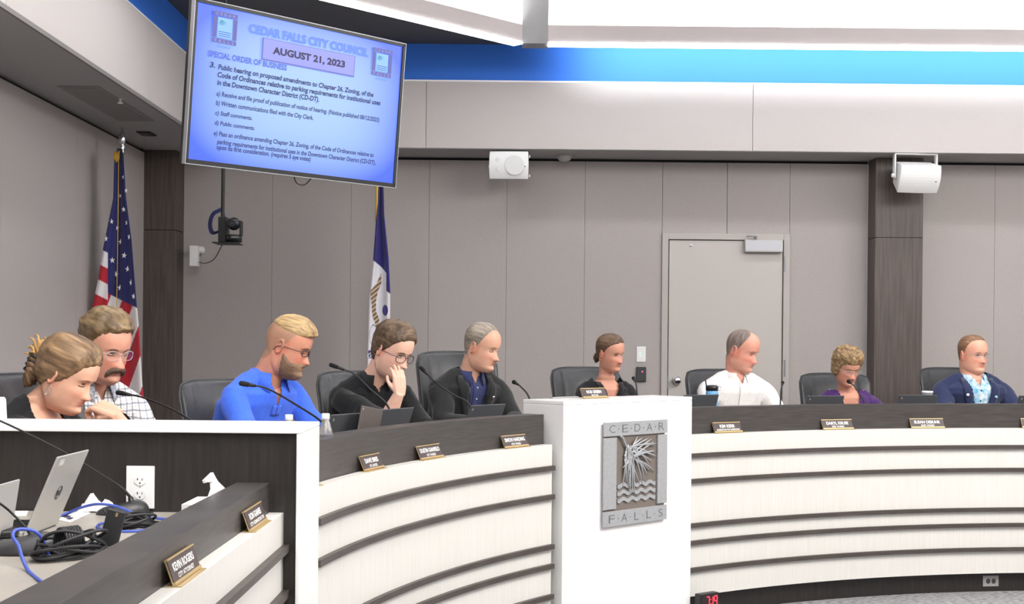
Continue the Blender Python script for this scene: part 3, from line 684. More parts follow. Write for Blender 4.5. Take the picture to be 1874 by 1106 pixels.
    def sleeves_skin(s, g):
        for q in (-1, 1):
            S, E, W = s.arm_pts(q); sc = s.sc
            P = [S, S.lerp(E, .5), E, E.lerp(W, .35), E.lerp(W, .75), W]; Rr = [.050, .044, .038, .040, .031, .025]
            g.tube(spline(P, 4), [v * sc for v in np.interp(np.linspace(0, 5, 21), range(6), Rr)], 14); g.ell(S, (.05 * sc,) * 3); g.ell(E, (.038 * sc,) * 3)
    def garment(s, name, m, off=.010, to=1.0, flare=0, vox=.006, wr=.004, neckline=None, label=None, colf=None, top=True, seed=1, vneck=None, hem=None):
        g = G(); s.torso(g, off, top); s.sleeves(g, off, to, flare)
        V, F, N = remesh(g, vox, 3)
        if wr:
            S = nz(V * np.array([1, 1, .55]), 14, seed) * .6 + nz(V * np.array([1, 1, .7]), 30, seed + 3) * .3
            r = 1 - np.abs(nz(V * np.array([1, 1, .45]), 9, seed + 5)); V = V + N * ((S * .8 + (r ** 3 - .4) * 1.1) * wr)[:, None]
        f = np.array(s.f); l = np.array(s.l); rel = V - np.array(s.N); fx = rel @ f; lx = rel @ l; zx = rel[:, 2]
        keep = np.ones(len(V), bool)
        if vneck:           # (half width at collar, depth, power, round)
            w, d, lo = vneck; tt = np.clip((zx + d) / d, 0, 1.6); keep &= ~((np.abs(lx - lo * (1 - tt)) < w * tt) & (zx > -d) & (fx > -.02))
        if neckline: keep &= ~neckline(lx, fx, zx)
        if not keep.all():
            F = [q for q in F if all(keep[i] for i in q)]; idx = np.full(len(V), -1); used = np.unique([i for q in F for i in q]); idx[used] = np.arange(len(used)); V = V[used]; F = [tuple(idx[i] for i in q) for q in F]
        s.last = BVHTree.FromPolygons([tuple(v) for v in V], F)
        cols = None
        if colf is not None:
            rel = V - np.array(s.N); cols = colf(rel @ l, rel @ f, rel[:, 2], V)
        o = mk(name, V, F, m, s.t, smooth=True, cols=cols)
        if label: o['label'] = label
        return o
    def onsurf(s, lx, zx, off=.006):       # point on the last garment's front, l/z offsets from the neck base
        o = s.N + s.l * lx + Vector((0, 0, zx)) + s.f * .5; h = s.last.ray_cast(o, -s.f)
        return (h[0] + s.f * off) if h[0] else s.N + s.l * lx + Vector((0, 0, zx)) + s.f * .08
    def strip(s, name, m, edge, widths, off=.007, side=1, th=.003, parent=None):
        """cloth strip along edge [(l,z)], widening outwards by widths; used for lapels, plackets"""
        g = G(); V = []; n = len(edge); k = 5
        for (lx, zx), w in zip(edge, widths):
            for j in range(k): V.append(s.onsurf(lx + side * w * j / (k - 1), zx + .1 * w * j / (k - 1), off))
        F = [(i * k + j, i * k + j + 1, (i + 1) * k + j + 1, (i + 1) * k + j) for i in range(n - 1) for j in range(k - 1)]
        o = mk(name, V, F, m, parent or s.t, smooth=True); sd = o.modifiers.new('thick', 'SOLIDIFY'); sd.thickness = th; sd.offset = 0; return o
    def collar(s, name, m, r=.070, h=.035, gap=28, drop=.035, flare=.022, tip=.03, spreadz=0, tilt=.25, cols=None):
        """folded shirt collar round the neck, open at the front"""
        n = 40; V = []; sc = s.sc; up = (s.MH @ Vector((0, -.028, -.045)) - (s.N - Vector((0, 0, .03)))).normalized(); up = (up + Vector((0, 0, 1))).normalized()
        for i in range(n + 1):
            a = R_(gap) + (2 * pi - 2 * R_(gap)) * i / n; fr = (math.cos(a) + 1) / 2      # 1 at the front
            d = s.f * math.cos(a) + s.l * math.sin(a); e = max(0, 1 - min(i, n - i) / 7)   # near the open ends
            base = s.N + s.f * .006 - Vector((0, 0, tilt * .1 * fr))
            V += [base + d * (r * sc * 1.03) - up * .012, base + d * (r * sc) + up * h * sc, base + d * ((r + .006) * sc) + up * (h * sc * 1.02),
                  base + d * ((r + flare * (.6 + .4 * fr)) * sc) - up * (drop * .35 * sc) - Vector((0, 0, tip * e * sc)) + d * (.012 * e)]
        F = [(i * 4 + j, i * 4 + j + 1, (i + 1) * 4 + j + 1, (i + 1) * 4 + j) for i in range(n) for j in range(3)]
        o = mk(name, V, F, m, s.t, smooth=True, cols=(np.tile(np.array(cols), (len(V), 1)) if cols is not None else None)); sd = o.modifiers.new('thick', 'SOLIDIFY'); sd.thickness = .0035; sd.offset = 0; return o
    def legs(s, m):
        g = G(); sc = s.sc
        for q in (-1, 1):
            h = s.Pv + s.l * q * .09; k = h + s.f * .42 + s.l * q * .03; k.z = .34 + .52; a = k + s.f * .03; a.z = .34 + .10
            g.tube([h, h.lerp(k, .5), k], [.095, .085, .065], 14); g.ell(k, (.064,) * 3); g.tube([k, k.lerp(a, .5), a], [.062, .055, .042], 14)
        g.ell(s.Pv, (.16, .13, .11)); mk('trousers', *remesh(g, .014, 2)[:2], m, s.t, smooth=True)
        for q in (-1, 1):
            k = s.Pv + s.l * q * .12 + s.f * .45; k.z = .34; gg = G(); gg.tube([k - s.f * .07 + Vector((0, 0, .05)), k + Vector((0, 0, .055)), k + s.f * .10 + Vector((0, 0, .038)), k + s.f * .19 + Vector((0, 0, .028))], [.040, .044, .040, .026], 12)
            gg.box((-.01, -.01, 0), (.01, .01, .02), Matrix.Translation(k)); gg.mk('shoe', M_black, s.t, smooth=True)
    def hair(s, name, col, zh, thick=.012, comb='back', col2=None, extra=None, soft=.016, label=None, amp=.0022, tuft=60, tl=.0012, nt=150, nzv=120, freq=70):
        """hair shell: zh = (azimuth list, hairline height list), azimuth 0 front .. 180 back"""
        V, F, T = head_grid(nt, nzv, P=s.P, feat=False); x, y, z = V.T; az = np.abs(np.degrees(np.arctan2(x, y + .012))); sg = np.sign(x)
        zl = np.interp(az, *zh); 
        d = (z - zl) / soft + .25 * nz(V, 90, 2) * min(1, soft / .016); mk_ = np.clip(d, 0, 1); mk_ = mk_ * mk_ * (3 - 2 * mk_)
        dirs = V - np.array([0, -.005, -.01]); dirs /= np.linalg.norm(dirs, axis=1)[:, None]
        if comb == 'back': Q = V * np.array([freq, 7, freq])
        elif comb == 'side': Q = V * np.array([8, freq, freq])
        elif comb == 'down': Q = np.stack([np.cos(np.radians(az * sg)) * freq * .09, np.sin(np.radians(az * sg)) * freq * .09, z * 9], -1)
        else: Q = V * freq
        st = nz(Q, 1, 4) * .6 + nz(Q * 2.1, 1, 9) * .4
        th = thick if not callable(thick) else thick(x, y, z, az)
        th = th * (.22 + .78 * np.clip((z - zl) / .050, 0, 1)); e = th * mk_ + amp * st * mk_ - .0045 * (1 - mk_)
        V2 = V + dirs * e[:, None]
        if extra: V2 = extra(V2, x, y, z, az, mk_)
        c1 = np.array(col); c2 = np.array(col2 if col2 is not None else np.array(col) * .55)
        k = np.clip(.5 + .75 * st, 0, 1)[:, None]; c = c2 * (1 - k) + c1 * k
        VV = [Vector(v) for v in V2]; FL = Q.copy(); nt_ = tuft
        if nt_:
            bv = BVHTree.FromPolygons([tuple(v) for v in V2], F); rr = random.Random(int(freq) + nt_); cand = np.where((mk_ > .35))[0]; gg = G(); cc = []; fl = []
            for _ in range(nt_):
                i = int(cand[rr.randrange(len(cand))]); p = Vector(V2[i]); d0 = Vector((rr.uniform(-.35, .35), -1, rr.uniform(-.35, .1))) if comb in ('back', 'side') else Vector((rr.uniform(-1, 1), rr.uniform(-1, 1), rr.uniform(-1, .6)))
                if comb == 'side' and abs(p.x) > .03: d0 = Vector((.2 * p.x, -.5, -1))
                d0.normalize(); P = []; L = rr.uniform(.006, .010)
                for k in range(6):
                    hq = bv.find_nearest(p); n_ = hq[1]; P.append(hq[0] + n_ * (.0012 + .0016 * math.sin(pi * k / 5) + (rr.random() * tl))); p = P[-1] + (d0 - n_ * d0.dot(n_)) * L
                n0 = len(gg.V); gg.tube(P, [.0008, .0017, .0021, .0021, .0016, .0005], 5, cap=False); sh = c2 + (c1 - c2) * (.25 + .95 * rr.random()); cc += [sh] * (len(gg.V) - n0)
            F = list(F) + [tuple(i + len(VV) for i in f) for f in gg.F]; VV += gg.V; c = np.vstack([c, np.array(cc)]); FL = np.vstack([FL, np.zeros((len(gg.V), 3))])
        o = mk(name, [s.MH @ v for v in VV], F, hair_mat(), s.t, smooth=True, cols=c)
        a_ = o.data.color_attributes.new('Flow', 'FLOAT_COLOR', 'POINT'); q4 = np.ones((len(VV), 4), dtype=np.float32); q4[:, :3] = FL * 2.2; a_.data.foreach_set('color', q4.ravel())
        if label: o['label'] = label
        return o
    def face(s, brow=(.05, .03, .02), gaze='down', browz=.0195, lash=.0015, bt=.0022, iris=(.08, .05, .03), wid=1.0):
        for q in (-1, 1):
            g = G(); P = [surf(s.P, q * x, browz + dz, .0005) for x, dz in ((.015, -.002), (.024, .0015), (.034, .002), (.044, -.003))]
            g.tube([s.MH @ p for p in spline(P, 3)], [bt * s.sc * k for k in (.7, .9, 1, 1.1, 1.1, 1, 1, .9, .7, .4)], 6); g.mk('eyebrow', mat('brow_%02x%02x%02x' % tuple(int(min(1, c) * 255) for c in brow), brow, .8), s.t, smooth=True)
            zz = -.0045 if gaze == 'down' else .0035
            P = [surf(s.P, q * x, zz + dz, .0004) for x, dz in ((.0195, .001), (.025, -.0006), (.031, -.0012), (.037, -.0004), (.0425, .0018))]
            if gaze != 'down': P = [surf(s.P, q * x, zz + dz, .0004) for x, dz in ((.0195, -.003), (.025, -.0002), (.031, .0008), (.037, -.0002), (.0425, -.003))]
            G().tube([s.MH @ p for p in spline(P, 3)], lash * s.sc, 6).mk('eyelash', mat('lash', (.03, .02, .015), .8), s.t, smooth=True)
            if gaze != 'down':
                p = surf(s.P, q * .031, -.0005, -.0016); M = s.MH @ Matrix.Translation(p)
                G().ell((0, 0, 0), (.0105, .0028, .0042), 14, 8, M).mk('eye', mat('eye_white', (.62, .58, .55), .3), s.t, smooth=True)
                p2 = p + Vector((.002 * (1 if gaze == 'r' else 0), .0022, .0)); M = s.MH @ Matrix.Translation(p2)
                G().ell((0, 0, 0), (.0044, .0014, .0042), 12, 8, M).mk('iris', mat('iris_dark', iris, .25), s.t, smooth=True)
    def glasses(s, m, r=.0017, hw=.024, hh=.017, z=-.002, y=.012, lens=True, half=False, lm=None, p=2.6, label=None):
        yb = max(surf(s.P, q * .012, z, 0).y for q in (-1, 1)) + y; fr = D.objects.new('glasses', None); 
        g = G()
        for q in (-1, 1):
            cx = q * (hw + .0085); pts = []
            for a in np.linspace(0, 2 * pi, 33)[:-1]:
                ca, sa = math.cos(a), math.sin(a); k = (abs(ca) ** p + abs(sa) ** p) ** (-1 / p); X = cx + hw * ca * k; pts.append(Vector((X, yb - .22 * max(0, abs(X) - .02) ** 1.2 - (X * X) * 2.2, z + hh * sa * k)))
            use = pts if not half else [p_ for p_ in pts if p_.z < z + .003 * 0 + 1]
            g.tube([s.MH @ v for v in use], r * s.sc, 6, closed=True)
            tx = q * .0745 * s.P.get('wide', 1); g.tube([s.MH @ v for v in (Vector((cx + q * hw, pts[0].y if q > 0 else pts[16].y, z + hh * .45)), Vector((q * .0725, yb - .030, z + hh * .45)), Vector((tx + q * .004, .000, z + .008)), Vector((tx + q * .006, -.022, z + .002)), Vector((tx + q * .004, -.036, z - .018)))], r * s.sc * .9, 6)
            if lens:
                c = sum(pts, Vector()) / len(pts); V = [c] + pts; F = [(0, i + 1, (i + 1) % 32 + 1) for i in range(32)]
                s._l = getattr(s, '_l', []) + [([s.MH @ v for v in V], F)]
        g.tube([s.MH @ v for v in (Vector((-.0095, yb, z + hh * .35)), Vector((0, yb + .002, z + hh * .5)), Vector((.0095, yb, z + hh * .35)))], r * s.sc, 6)
        D.objects.remove(fr); o = g.mk('glasses', m, s.t, smooth=True)
        if label: o['label'] = label
        for V, F in getattr(s, '_l', []): mk('lens', V, F, lm or M_lens, o, smooth=True)
        s._l = []; return o
# lens: thin, mostly clear
M_lens = D.materials.new('clear_spectacle_lens'); M_lens.use_nodes = True
_n = M_lens.node_tree; _n.nodes.clear(); _o = _n.nodes.new('ShaderNodeOutputMaterial'); _m = _n.nodes.new('ShaderNodeMixShader'); _t = _n.nodes.new('ShaderNodeBsdfTransparent'); _g = _n.nodes.new('ShaderNodeBsdfGlossy')
_g.inputs['Roughness'].default_value = .05; _m.inputs[0].default_value = .12; _n.links.new(_t.outputs[0], _m.inputs[1]); _n.links.new(_g.outputs[0], _m.inputs[2]); _n.links.new(_m.outputs[0], _o.inputs[0])
# ================================================================ THE PEOPLE
SK1 = srgb(214, 166, 142); SK2 = srgb(206, 150, 128); SK3 = srgb(202, 142, 118)
cloth = lambda name, c, **k: mat(name, c, .85, spec=.2, sheen=.15, **k)
M_trouser = cloth('dark_trouser_cloth', srgb(38, 40, 46))
STD = ([0, 25, 45, 62, 74, 84, 92, 104, 120, 145, 180], [.078, .074, .066, .048, .020, -.012, .022, -.002, -.048, -.078, -.084])
# 1 woman at the far left, head bowed, hair clipped up
def w1():
    H = at(123, 689, 5.10); N = at(66, 731, 5.13)
    P = dict(hs=1.13, jaw=.06, nose=.88, shw=.165, bust=1, neck=.047, lean=.10,
             armR=((-1.42, 4.99 + .1, 1.16), (-1.52, 5.02, 1.335), dict(d=(-.75, .25, .30), n=(.2, -.55, .9), curl=(.95, 1.0, 1.0, 1.0), t=-1, fist=1, s=1.0)))
    p = Person('woman in a black top at the far left, hair up in a claw clip', H, 80, 22, 0, N, 62, P, Wz=.93)
    p.body(SK1, .0032, lips=srgb(196, 118, 112)); p.legs(M_trouser)
    p.garment('black_top', cloth('black_jersey', srgb(26, 26, 29)), off=.007, to=.98, wr=.003, vox=.004, neckline=lambda l, f, z: (z > -.022 - .95 * np.clip(f, -.05, .16)) & (np.abs(l) < .060 + .12 * np.clip(f, 0, 1)))
    hb = lambda x, y, z, az: .014 + .010 * np.clip((z - .02) / .08, 0, 1) + .008 * np.clip(-y / .09, 0, 1)
    p.hair('hair', srgb(152, 122, 90), ([0, 20, 34, 46, 56, 68, 80, 92, 104, 130, 155, 180], [.070, .064, .048, .020, -.002, -.018, -.026, -.028, -.036, -.060, -.064, -.062]), hb, 'back', srgb(84, 63, 45), freq=55, amp=.0028, tuft=120, tl=.001)
    # bun, loose loops and claw clip
    g = G(); Mh = p.MH; rnd = random.Random(5)
    for i in range(26):
        a = rnd.uniform(0, 2 * pi); r0 = .022 * rnd.random() ** .5; c = Vector((r0 * math.cos(a) * 1.3, -.118 - .012 * rnd.random(), .022 + r0 * math.sin(a) * 1.6))
        L = rnd.uniform(.02, .045); d = Vector((rnd.uniform(-.6, .6), rnd.uniform(-.7, -.1), rnd.uniform(.3, 1))).normalized()
        g.tube([Mh @ v for v in spline([c + Vector((0, .02, -.02)), c, c + d * L, c + d * L * 1.25 + Vector((0, -.010, -.012))], 4)], [.0055, .006, .006, .006, .006, .006, .0055, .005, .0045, .004, .003, .002, .001], 6)
    V, F = g.V, g.F; c = np.array([srgb(186, 144, 84)]) * (.75 + .4 * np.random.rand(len(V), 1))
    mk('hair_tuft', V, F, hair_mat(), p.t, smooth=True, cols=c)
    g = G()
    for i in range(16):
        a = i / 16 * 2 * pi; c = Vector((.026 * math.cos(a), -.098 - .006 * math.sin(3 * a), -.016 + .046 * math.sin(a)))
        g.tube([Mh @ v for v in spline([c, c + Vector((.018 * math.cos(a + 1), -.030, .012)), c + Vector((.020 * math.cos(a + 2), -.012, -.026))], 4)], .0115, 7)
    mk('bun', g.V, g.F, hair_mat(), p.t, smooth=True, cols=np.array([srgb(112, 86, 62)]) * (.7 + .5 * np.random.rand(len(g.V), 1)))
    g = G()
    for q in (-1, 1):
        for k in range(4):
            z = .026 - k * .019; g.tube([Mh @ v for v in spline([(q * .004, -.150, z + .004), (q * .030, -.143, z), (q * .036, -.118, z - .002), (q * .020, -.098, z - .004)], 4)], .0042, 7)
    g.tube([Mh @ Vector(v) for v in ((0, -.151, .034), (0, -.154, .0), (0, -.150, -.036))], .006, 8)
    g.mk('claw_clip', M_black, p.t, smooth=True)
    for q in (-1, 1):
        c = Vector((q * .079, -.006, -.052)); g = G()
        g.tube([Mh @ (c + Vector((0, .010 * math.sin(a) * (1 - .35 * math.cos(a)), .0185 * math.cos(a)))) for a in np.linspace(0, 2 * pi, 25)[:-1]], .0010, 5, closed=True)
        g.tube([Mh @ (c + Vector((0, .0045 * math.sin(a), -.004 + .009 * math.cos(a)))) for a in np.linspace(0, 2 * pi, 17)[:-1]], .0008, 5, closed=True)
        g.tube([Mh @ (c + Vector((0, 0, .018))), Mh @ (c + Vector((-q * .004, 0, .026)))], .0007, 5); g.mk('earring', M_chrome, p.t, smooth=True)
    p.face(srgb(120, 92, 70), 'down', lash=.0018, bt=.0015)
w1()
# 2 man with moustache
def plaid(l, f, z, V):
    u = l * 1.0 + f * .25; base = np.tile(np.array(srgb(226, 226, 226)), (len(V), 1))
    def band(t, per, w, ph=0): a = np.abs(((t / per + ph) % 1) - .5); return np.clip((w - a) / .06 + .5, 0, 1)
    for t in (u, z + .12 * f):
        m = (band(t, .030, .10) * .75)[:, None]; base = base * (1 - m) + np.array(srgb(84, 92, 112)) * m
        m = (band(t, .030, .05, .5) * .45)[:, None]; base = base * (1 - m) + np.array(srgb(150, 128, 120)) * m
    return base
def m2():
    H = at(192, 639, 5.62); N = at(172, 704, 5.72)
    P = dict(hs=1.14, jaw=.10, nose=1.15, shw=.19, neck=.058, lean=.10, chest=.12)
    p = Person('man with brown hair, drooping moustache and wire glasses in a checked shirt', H, 55, 14, 0, N, 42, P, sc=1.03, Wz=.93)
    p.body(SK2, .0036, cheeks=.09, stub=(srgb(150, 110, 96), .25)); p.legs(M_trouser)
    p.garment('checked_shirt', mat('checked_shirt_cloth', (.8, .8, .8), .85, vcol=True, spec=.2), off=.012, to=.45, vox=.0045, colf=plaid, vneck=(.026, .07, 0), flare=.006)
    mc = mat('checked_shirt_cloth', (1, 1, 1)); p.collar('collar', mat('checked_collar_cloth', srgb(205, 207, 212), .85, noise=((95, 95, 95), srgb(120, 126, 142), 1, 0)), r=.070, gap=24, tip=.035, flare=.026)
    p.strip('placket', mat('placket_cloth', srgb(206, 208, 214), .85), [(.0, -.05 - .03 * i) for i in range(8)], [.026] * 8, side=-1, off=.004)
    hb = lambda x, y, z, az: .014 + .018 * np.clip((z - .03) / .08, 0, 1) + .006 * np.clip(y / .08, 0, 1) * (z > .06)
    def ex(V, x, y, z, az, m):
        f = np.clip((y - .03) / .06, 0, 1) * m; V[:, 1] += .020 * f; V[:, 2] -= .004 * f; V[:, 0] += .006 * nz(V, 45, 3) * m; V[:, 2] += .005 * nz(V, 55, 6) * m; return V
    p.hair('hair', srgb(140, 118, 86), ([0, 25, 45, 60, 72, 82, 92, 104, 118, 145, 180], [.080, .078, .064, .036, .006, -.024, -.010, -.014, -.050, -.078, -.084]), hb, 'back', srgb(78, 60, 42), extra=ex, freq=48, amp=.004, tuft=240, tl=.005)
    g = G()
    for q in (-1, 1):
        P_ = [surf(p.P, q * x, z, o) for x, z, o in ((.000, -.0500, .005), (.012, -.052, .005), (.024, -.058, .006), (.033, -.070, .006), (.036, -.084, .004))]
        g.tube([p.MH @ v for v in spline(P_, 4)], list(np.interp(np.linspace(0, 4, 17), range(5), [.0095, .0115, .0115, .0098, .005])), 10)
        P_ = [surf(p.P, q * x, z, o) for x, z, o in ((.002, -.0560, .003), (.013, -.059, .004), (.023, -.065, .004), (.029, -.074, .002))]
        g.tube([p.MH @ v for v in spline(P_, 4)], .0045, 8)
    V, F, N_ = remesh(g, .0022); V = V + N_ * (nz(V, 700) * .0012)[:, None]; mk('moustache', V, F, mat('moustache_hair', srgb(74, 58, 50), .8, noise=((600, 600, 120), srgb(104, 84, 72), 2, .3)), p.t, smooth=True)
    p.face(srgb(108, 84, 70), 'down', bt=.003); p.glasses(M_silver, r=.0013, hw=.025, hh=.0165, y=.012)
m2()
# 3 man in blue polo
def m3():
    H = at(526, 636, 6.05); N = at(486, 686, 6.09)
    P = dict(hs=1.07, jaw=.10, shw=.195, neck=.061, lean=.16, chest=.125)
    p = Person('bearded man with swept blond hair and dark glasses in a bright blue polo shirt', H, 84, 16, 0, N, 52, P, sc=1.02, Wz=.93)
    p.body(SK3, .0036, stub=(srgb(134, 104, 84), .45), fade=(srgb(134, 112, 90), .78, ([0, 30, 50, 62, 74, 84, 92, 104, 118, 145, 180], [.080, .076, .060, .04, .010, -.026, .006, -.006, -.046, -.074, -.078])), cheeks=.09)
    p.legs(M_trouser)
    mb = cloth('blue_polo_knit', srgb(58, 98, 212), noise=((180, 180, 180), srgb(70, 112, 226), 2, .1))
    p.garment('polo_shirt', mb, off=.012, to=.42, flare=.010, wr=.006, vneck=(.036, .14, 0), seed=4)
    p.collar('collar', mb, r=.073, h=.030, gap=30, tip=.045, flare=.030)
    for q in (-1, 1): p.strip('placket', mb, [(q * .002, -.14 - .012 * i) for i in range(5)], [.022] * 5, side=q, off=.004)
    def tk(x, y, z, az): return .010 + .010 * np.clip((z - .06) / .05, 0, 1) + .012 * np.clip(y / .08, 0, 1)
    def ex(V, x, y, z, az, m):
        f = np.clip((y - .045) / .05, 0, 1) * m; V[:, 1] += .020 * f; V[:, 2] -= .004 * f; return V
    p.hair('hair', srgb(204, 176, 128), ([0, 25, 45, 60, 90, 120, 150, 180], [.072, .066, .063, .064, .070, .078, .084, .088]), tk, 'back', srgb(140, 110, 74), extra=ex, soft=.008, freq=62, amp=.0022, tuft=120, tl=.001)
    # beard shell over the jaw
    V, F, T = head_grid(110, 90, P=p.P); x, y, z = V.T
    m = np.clip((-.046 - z + .9 * np.clip(.045 - y, 0, 1)) / .016, 0, 1) * np.clip((y - .000) / .014, 0, 1)
    m *= 1 - .9 * np.exp(-(x / .018) ** 4 - ((z + .066) / .008) ** 4) * (y > .06); m = np.clip(m + np.exp(-(x / .026) ** 4 - ((z + .0535) / .0035) ** 2) * (y > .07), 0, 1)
    dirs = V / np.linalg.norm(V, axis=1)[:, None]; V = V + dirs * ((.0055 + .0022 * nz(V, 260)) * m - .004 * (1 - m))[:, None]
    c = np.array(srgb(122, 96, 78)) * (1 + .30 * nz(V, 420)[:, None]); lt = np.clip((y - .055) / .03, 0, 1)[:, None]; c = c * (1 - .5 * lt) + np.array(srgb(176, 146, 116)) * .5 * lt
    mk('beard', [p.MH @ Vector(v) for v in V], F, hair_mat(), p.t, smooth=True, cols=c)
    p.face(srgb(130, 104, 80), 'down'); p.glasses(mat('dark_glasses_frame', srgb(52, 34, 34), .35), r=.0021, hw=.025, hh=.0115, y=.010, p=5)
m3()
# 4 man in black shirt, hand over mouth
def m4():
    H = at(718, 643, 6.75); N = at(682, 691, 6.86)
    w = at(731, 719, 6.50); e = at(703, 780, 6.56)
    P = dict(hs=1.06, jaw=.04, shw=.19, neck=.056, lean=.20, chest=.12,
             armR=(e, w, dict(d=(-.06, .04, 1.0), n=(.45, -.9, 0), curl=(.42, .30, .30, .42), t=-1, s=.86, spread=.06)))
    p = Person('man in a black shirt and black glasses resting his hand over his mouth', H, 52, 20, -4, N, 32, P, sc=1.04, Wz=.93)
    p.body(srgb(226, 182, 160), .0036, stub=(srgb(160, 122, 104), .35)); p.legs(M_trouser)
    mb = cloth('black_shirt_cotton', srgb(24, 26, 28)); p.garment('black_shirt', mb, off=.014, to=.49, flare=.014, wr=.008, vneck=(.030, .07, 0), seed=6)
    p.collar('collar', mb, r=.070, gap=26, tip=.035, flare=.026)
    def tk(x, y, z, az): return .016 + .012 * np.clip((z - .05) / .06, 0, 1)
    def ex(V, x, y, z, az, m):
        f = np.clip((y - .04) / .05, 0, 1) * m * np.clip((np.abs(x) - .012) / .02, 0, 1); V[:, 1] += .010 * f; V[:, 2] -= .012 * f * (np.abs(x) > .03); V[:, 0] += np.sign(x) * .008 * f; return V
    p.hair('hair', srgb(120, 98, 76), ([0, 14, 30, 46, 58, 70, 80, 92, 104, 118, 145, 180], [.074, .078, .070, .042, .016, -.002, -.012, -.004, -.024, -.062, -.088, -.095]), tk, 'side', srgb(62, 48, 36), extra=ex, amp=.003, freq=50, tuft=200, tl=.003)
    p.face(srgb(90, 70, 56), 'down', bt=.0026); p.glasses(mat('black_glasses_frame', srgb(50, 40, 46), .35), r=.0019, hw=.026, hh=.0185, y=.013, z=-.006)
m4()
# 5 man in black jacket over dark blue shirt
def m5():
    H = at(882, 637, 7.60); N = at(858, 684, 7.66)
    P = dict(hs=1.05, jaw=.08, shw=.198, neck=.058, lean=.10, chest=.125, nose=1.1)
    p = Person('man with short grey hair in a black jacket and dark blue shirt', H, 62, 12, 0, N, 32, P, sc=1.04, Wz=.95)
    zh = ([0, 25, 42, 55, 66, 78, 86, 94, 106, 120, 145, 180], [.103, .098, .080, .052, .022, .000, -.022, .016, -.004, -.046, -.074, -.078])
    p.body(SK1, .004, fade=(srgb(160, 148, 138), .3, zh)); p.legs(M_trouser)
    ms = cloth('dark_blue_shirt_cotton', srgb(52, 58, 96)); mj = cloth('black_jacket_wool', srgb(36, 37, 38))
    p.garment('blue_shirt', ms, off=.006, to=.98, wr=.002, vneck=(.022, .05, 0)); p.collar('collar', ms, r=.068, gap=22, tip=.035)
    for k in range(4): c = p.onsurf(0, -.08 - .065 * k, .003); G().ell(c, (.006, .006, .006), 8, 6).mk('button', mat('pale_button', srgb(190, 190, 200), .4), p.t, smooth=True)
    p.strip('placket', ms, [(.0, -.05 - .03 * i) for i in range(9)], [.026] * 9, side=-1, off=.003)
    p.garment('jacket', mj, off=.026, to=1.0, wr=.006, vneck=(.075, .40, 0), seed=8)
    for q in (-1, 1): p.strip('lapel', mj, [(q * (.078 - .0083 * i), -.01 - .040 * i) for i in range(10)], [.030, .052, .062, .066, .062, .055, .046, .036, .024, .012], side=q, off=.009)
    c = p.onsurf(.098, -.135, .014); G().ell(c, (.008, .004, .008), 10, 6).mk('lapel_pin', M_chrome, p.t, smooth=True)
    p.hair('hair', srgb(172, 160, 146), zh, lambda x, y, z, az: .006 + .008 * np.clip((z - .05) / .06, 0, 1), 'back', srgb(112, 104, 96), amp=.0016, soft=.014, tuft=90, tl=.0008)
    p.face(srgb(150, 126, 108), 'down', bt=.0018)
m5()
# 6 woman in black cardigan behind the podium
def w6():
    H = at(1117, 647, 8.45); N = at(1109, 692, 8.50)
    P = dict(hs=1.0, shw=.165, bust=1, neck=.046, nose=.85, chin=.8, lean=.06)
    p = Person('young woman with brown hair tied back in a black cardigan behind the podium', H, 42, 10, 5, N, 22, P, sc=.97, Wz=.95)
    p.body(SK2, .004, lips=srgb(190, 110, 104)); p.legs(M_trouser)
    mc = cloth('black_cardigan_knit', srgb(28, 28, 32)); p.garment('inner_top', cloth('dark_inner_top', srgb(34, 34, 38)), off=.003, to=.3, wr=.0, neckline=lambda l, f, z: (z > -.145) & (np.abs(l) < .1) & (f > -.1))
    p.garment('cardigan', mc, off=.014, to=1, wr=.005, vneck=(.072, .19, 0), neckline=lambda l, f, z: (z > -.02), seed=9)
    for q in (-1, 1): p.strip('lapel', mc, [(q * (.066 - .009 * i), -.03 - .024 * i) for i in range(7)], [.03, .036, .036, .032, .028, .022, .016], side=q, off=.007)
    p.hair('hair', srgb(120, 96, 74), ([0, 20, 40, 56, 70, 82, 92, 106, 125, 150, 180], [.078, .074, .062, .036, .010, -.006, .012, -.030, -.06, -.072, -.074]), .011, 'back', srgb(70, 52, 40), amp=.0018)
    g = G(); rnd = random.Random(2)
    for i in range(10):
        a = i / 10 * 2 * pi; c = Vector((.016 * math.cos(a), -.105, -.045 + .022 * math.sin(a))); g.tube([p.MH @ v for v in spline([c, c + Vector((.01 * math.cos(a + 1), -.020, .006)), c + Vector((.014 * math.cos(a + 2), -.006, -.016))], 3)], .008, 6)
    for i in range(8): c = Vector((rnd.uniform(-.02, .02), -.10, .0 + rnd.uniform(-.01, .02))); g.tube([p.MH @ v for v in (c, c + Vector((rnd.uniform(-.02, .02), -.022, rnd.uniform(-.01, .03))))], [.006, .001], 5)
    mk('bun', g.V, g.F, hair_mat(), p.t, smooth=True, cols=np.array([srgb(84, 62, 48)]) * (.7 + .5 * np.random.rand(len(g.V), 1)))
    for q in (-1, 1): c = Vector((q * .078, -.004, -.042)); G().ell((0, 0, 0), (.003, .004, .009), 8, 6, p.MH @ Matrix.Translation(c)).mk('earring', M_chrome, p.t, smooth=True)
    p.face(srgb(96, 74, 60), 'r', bt=.0016, lash=.0016)
w6()
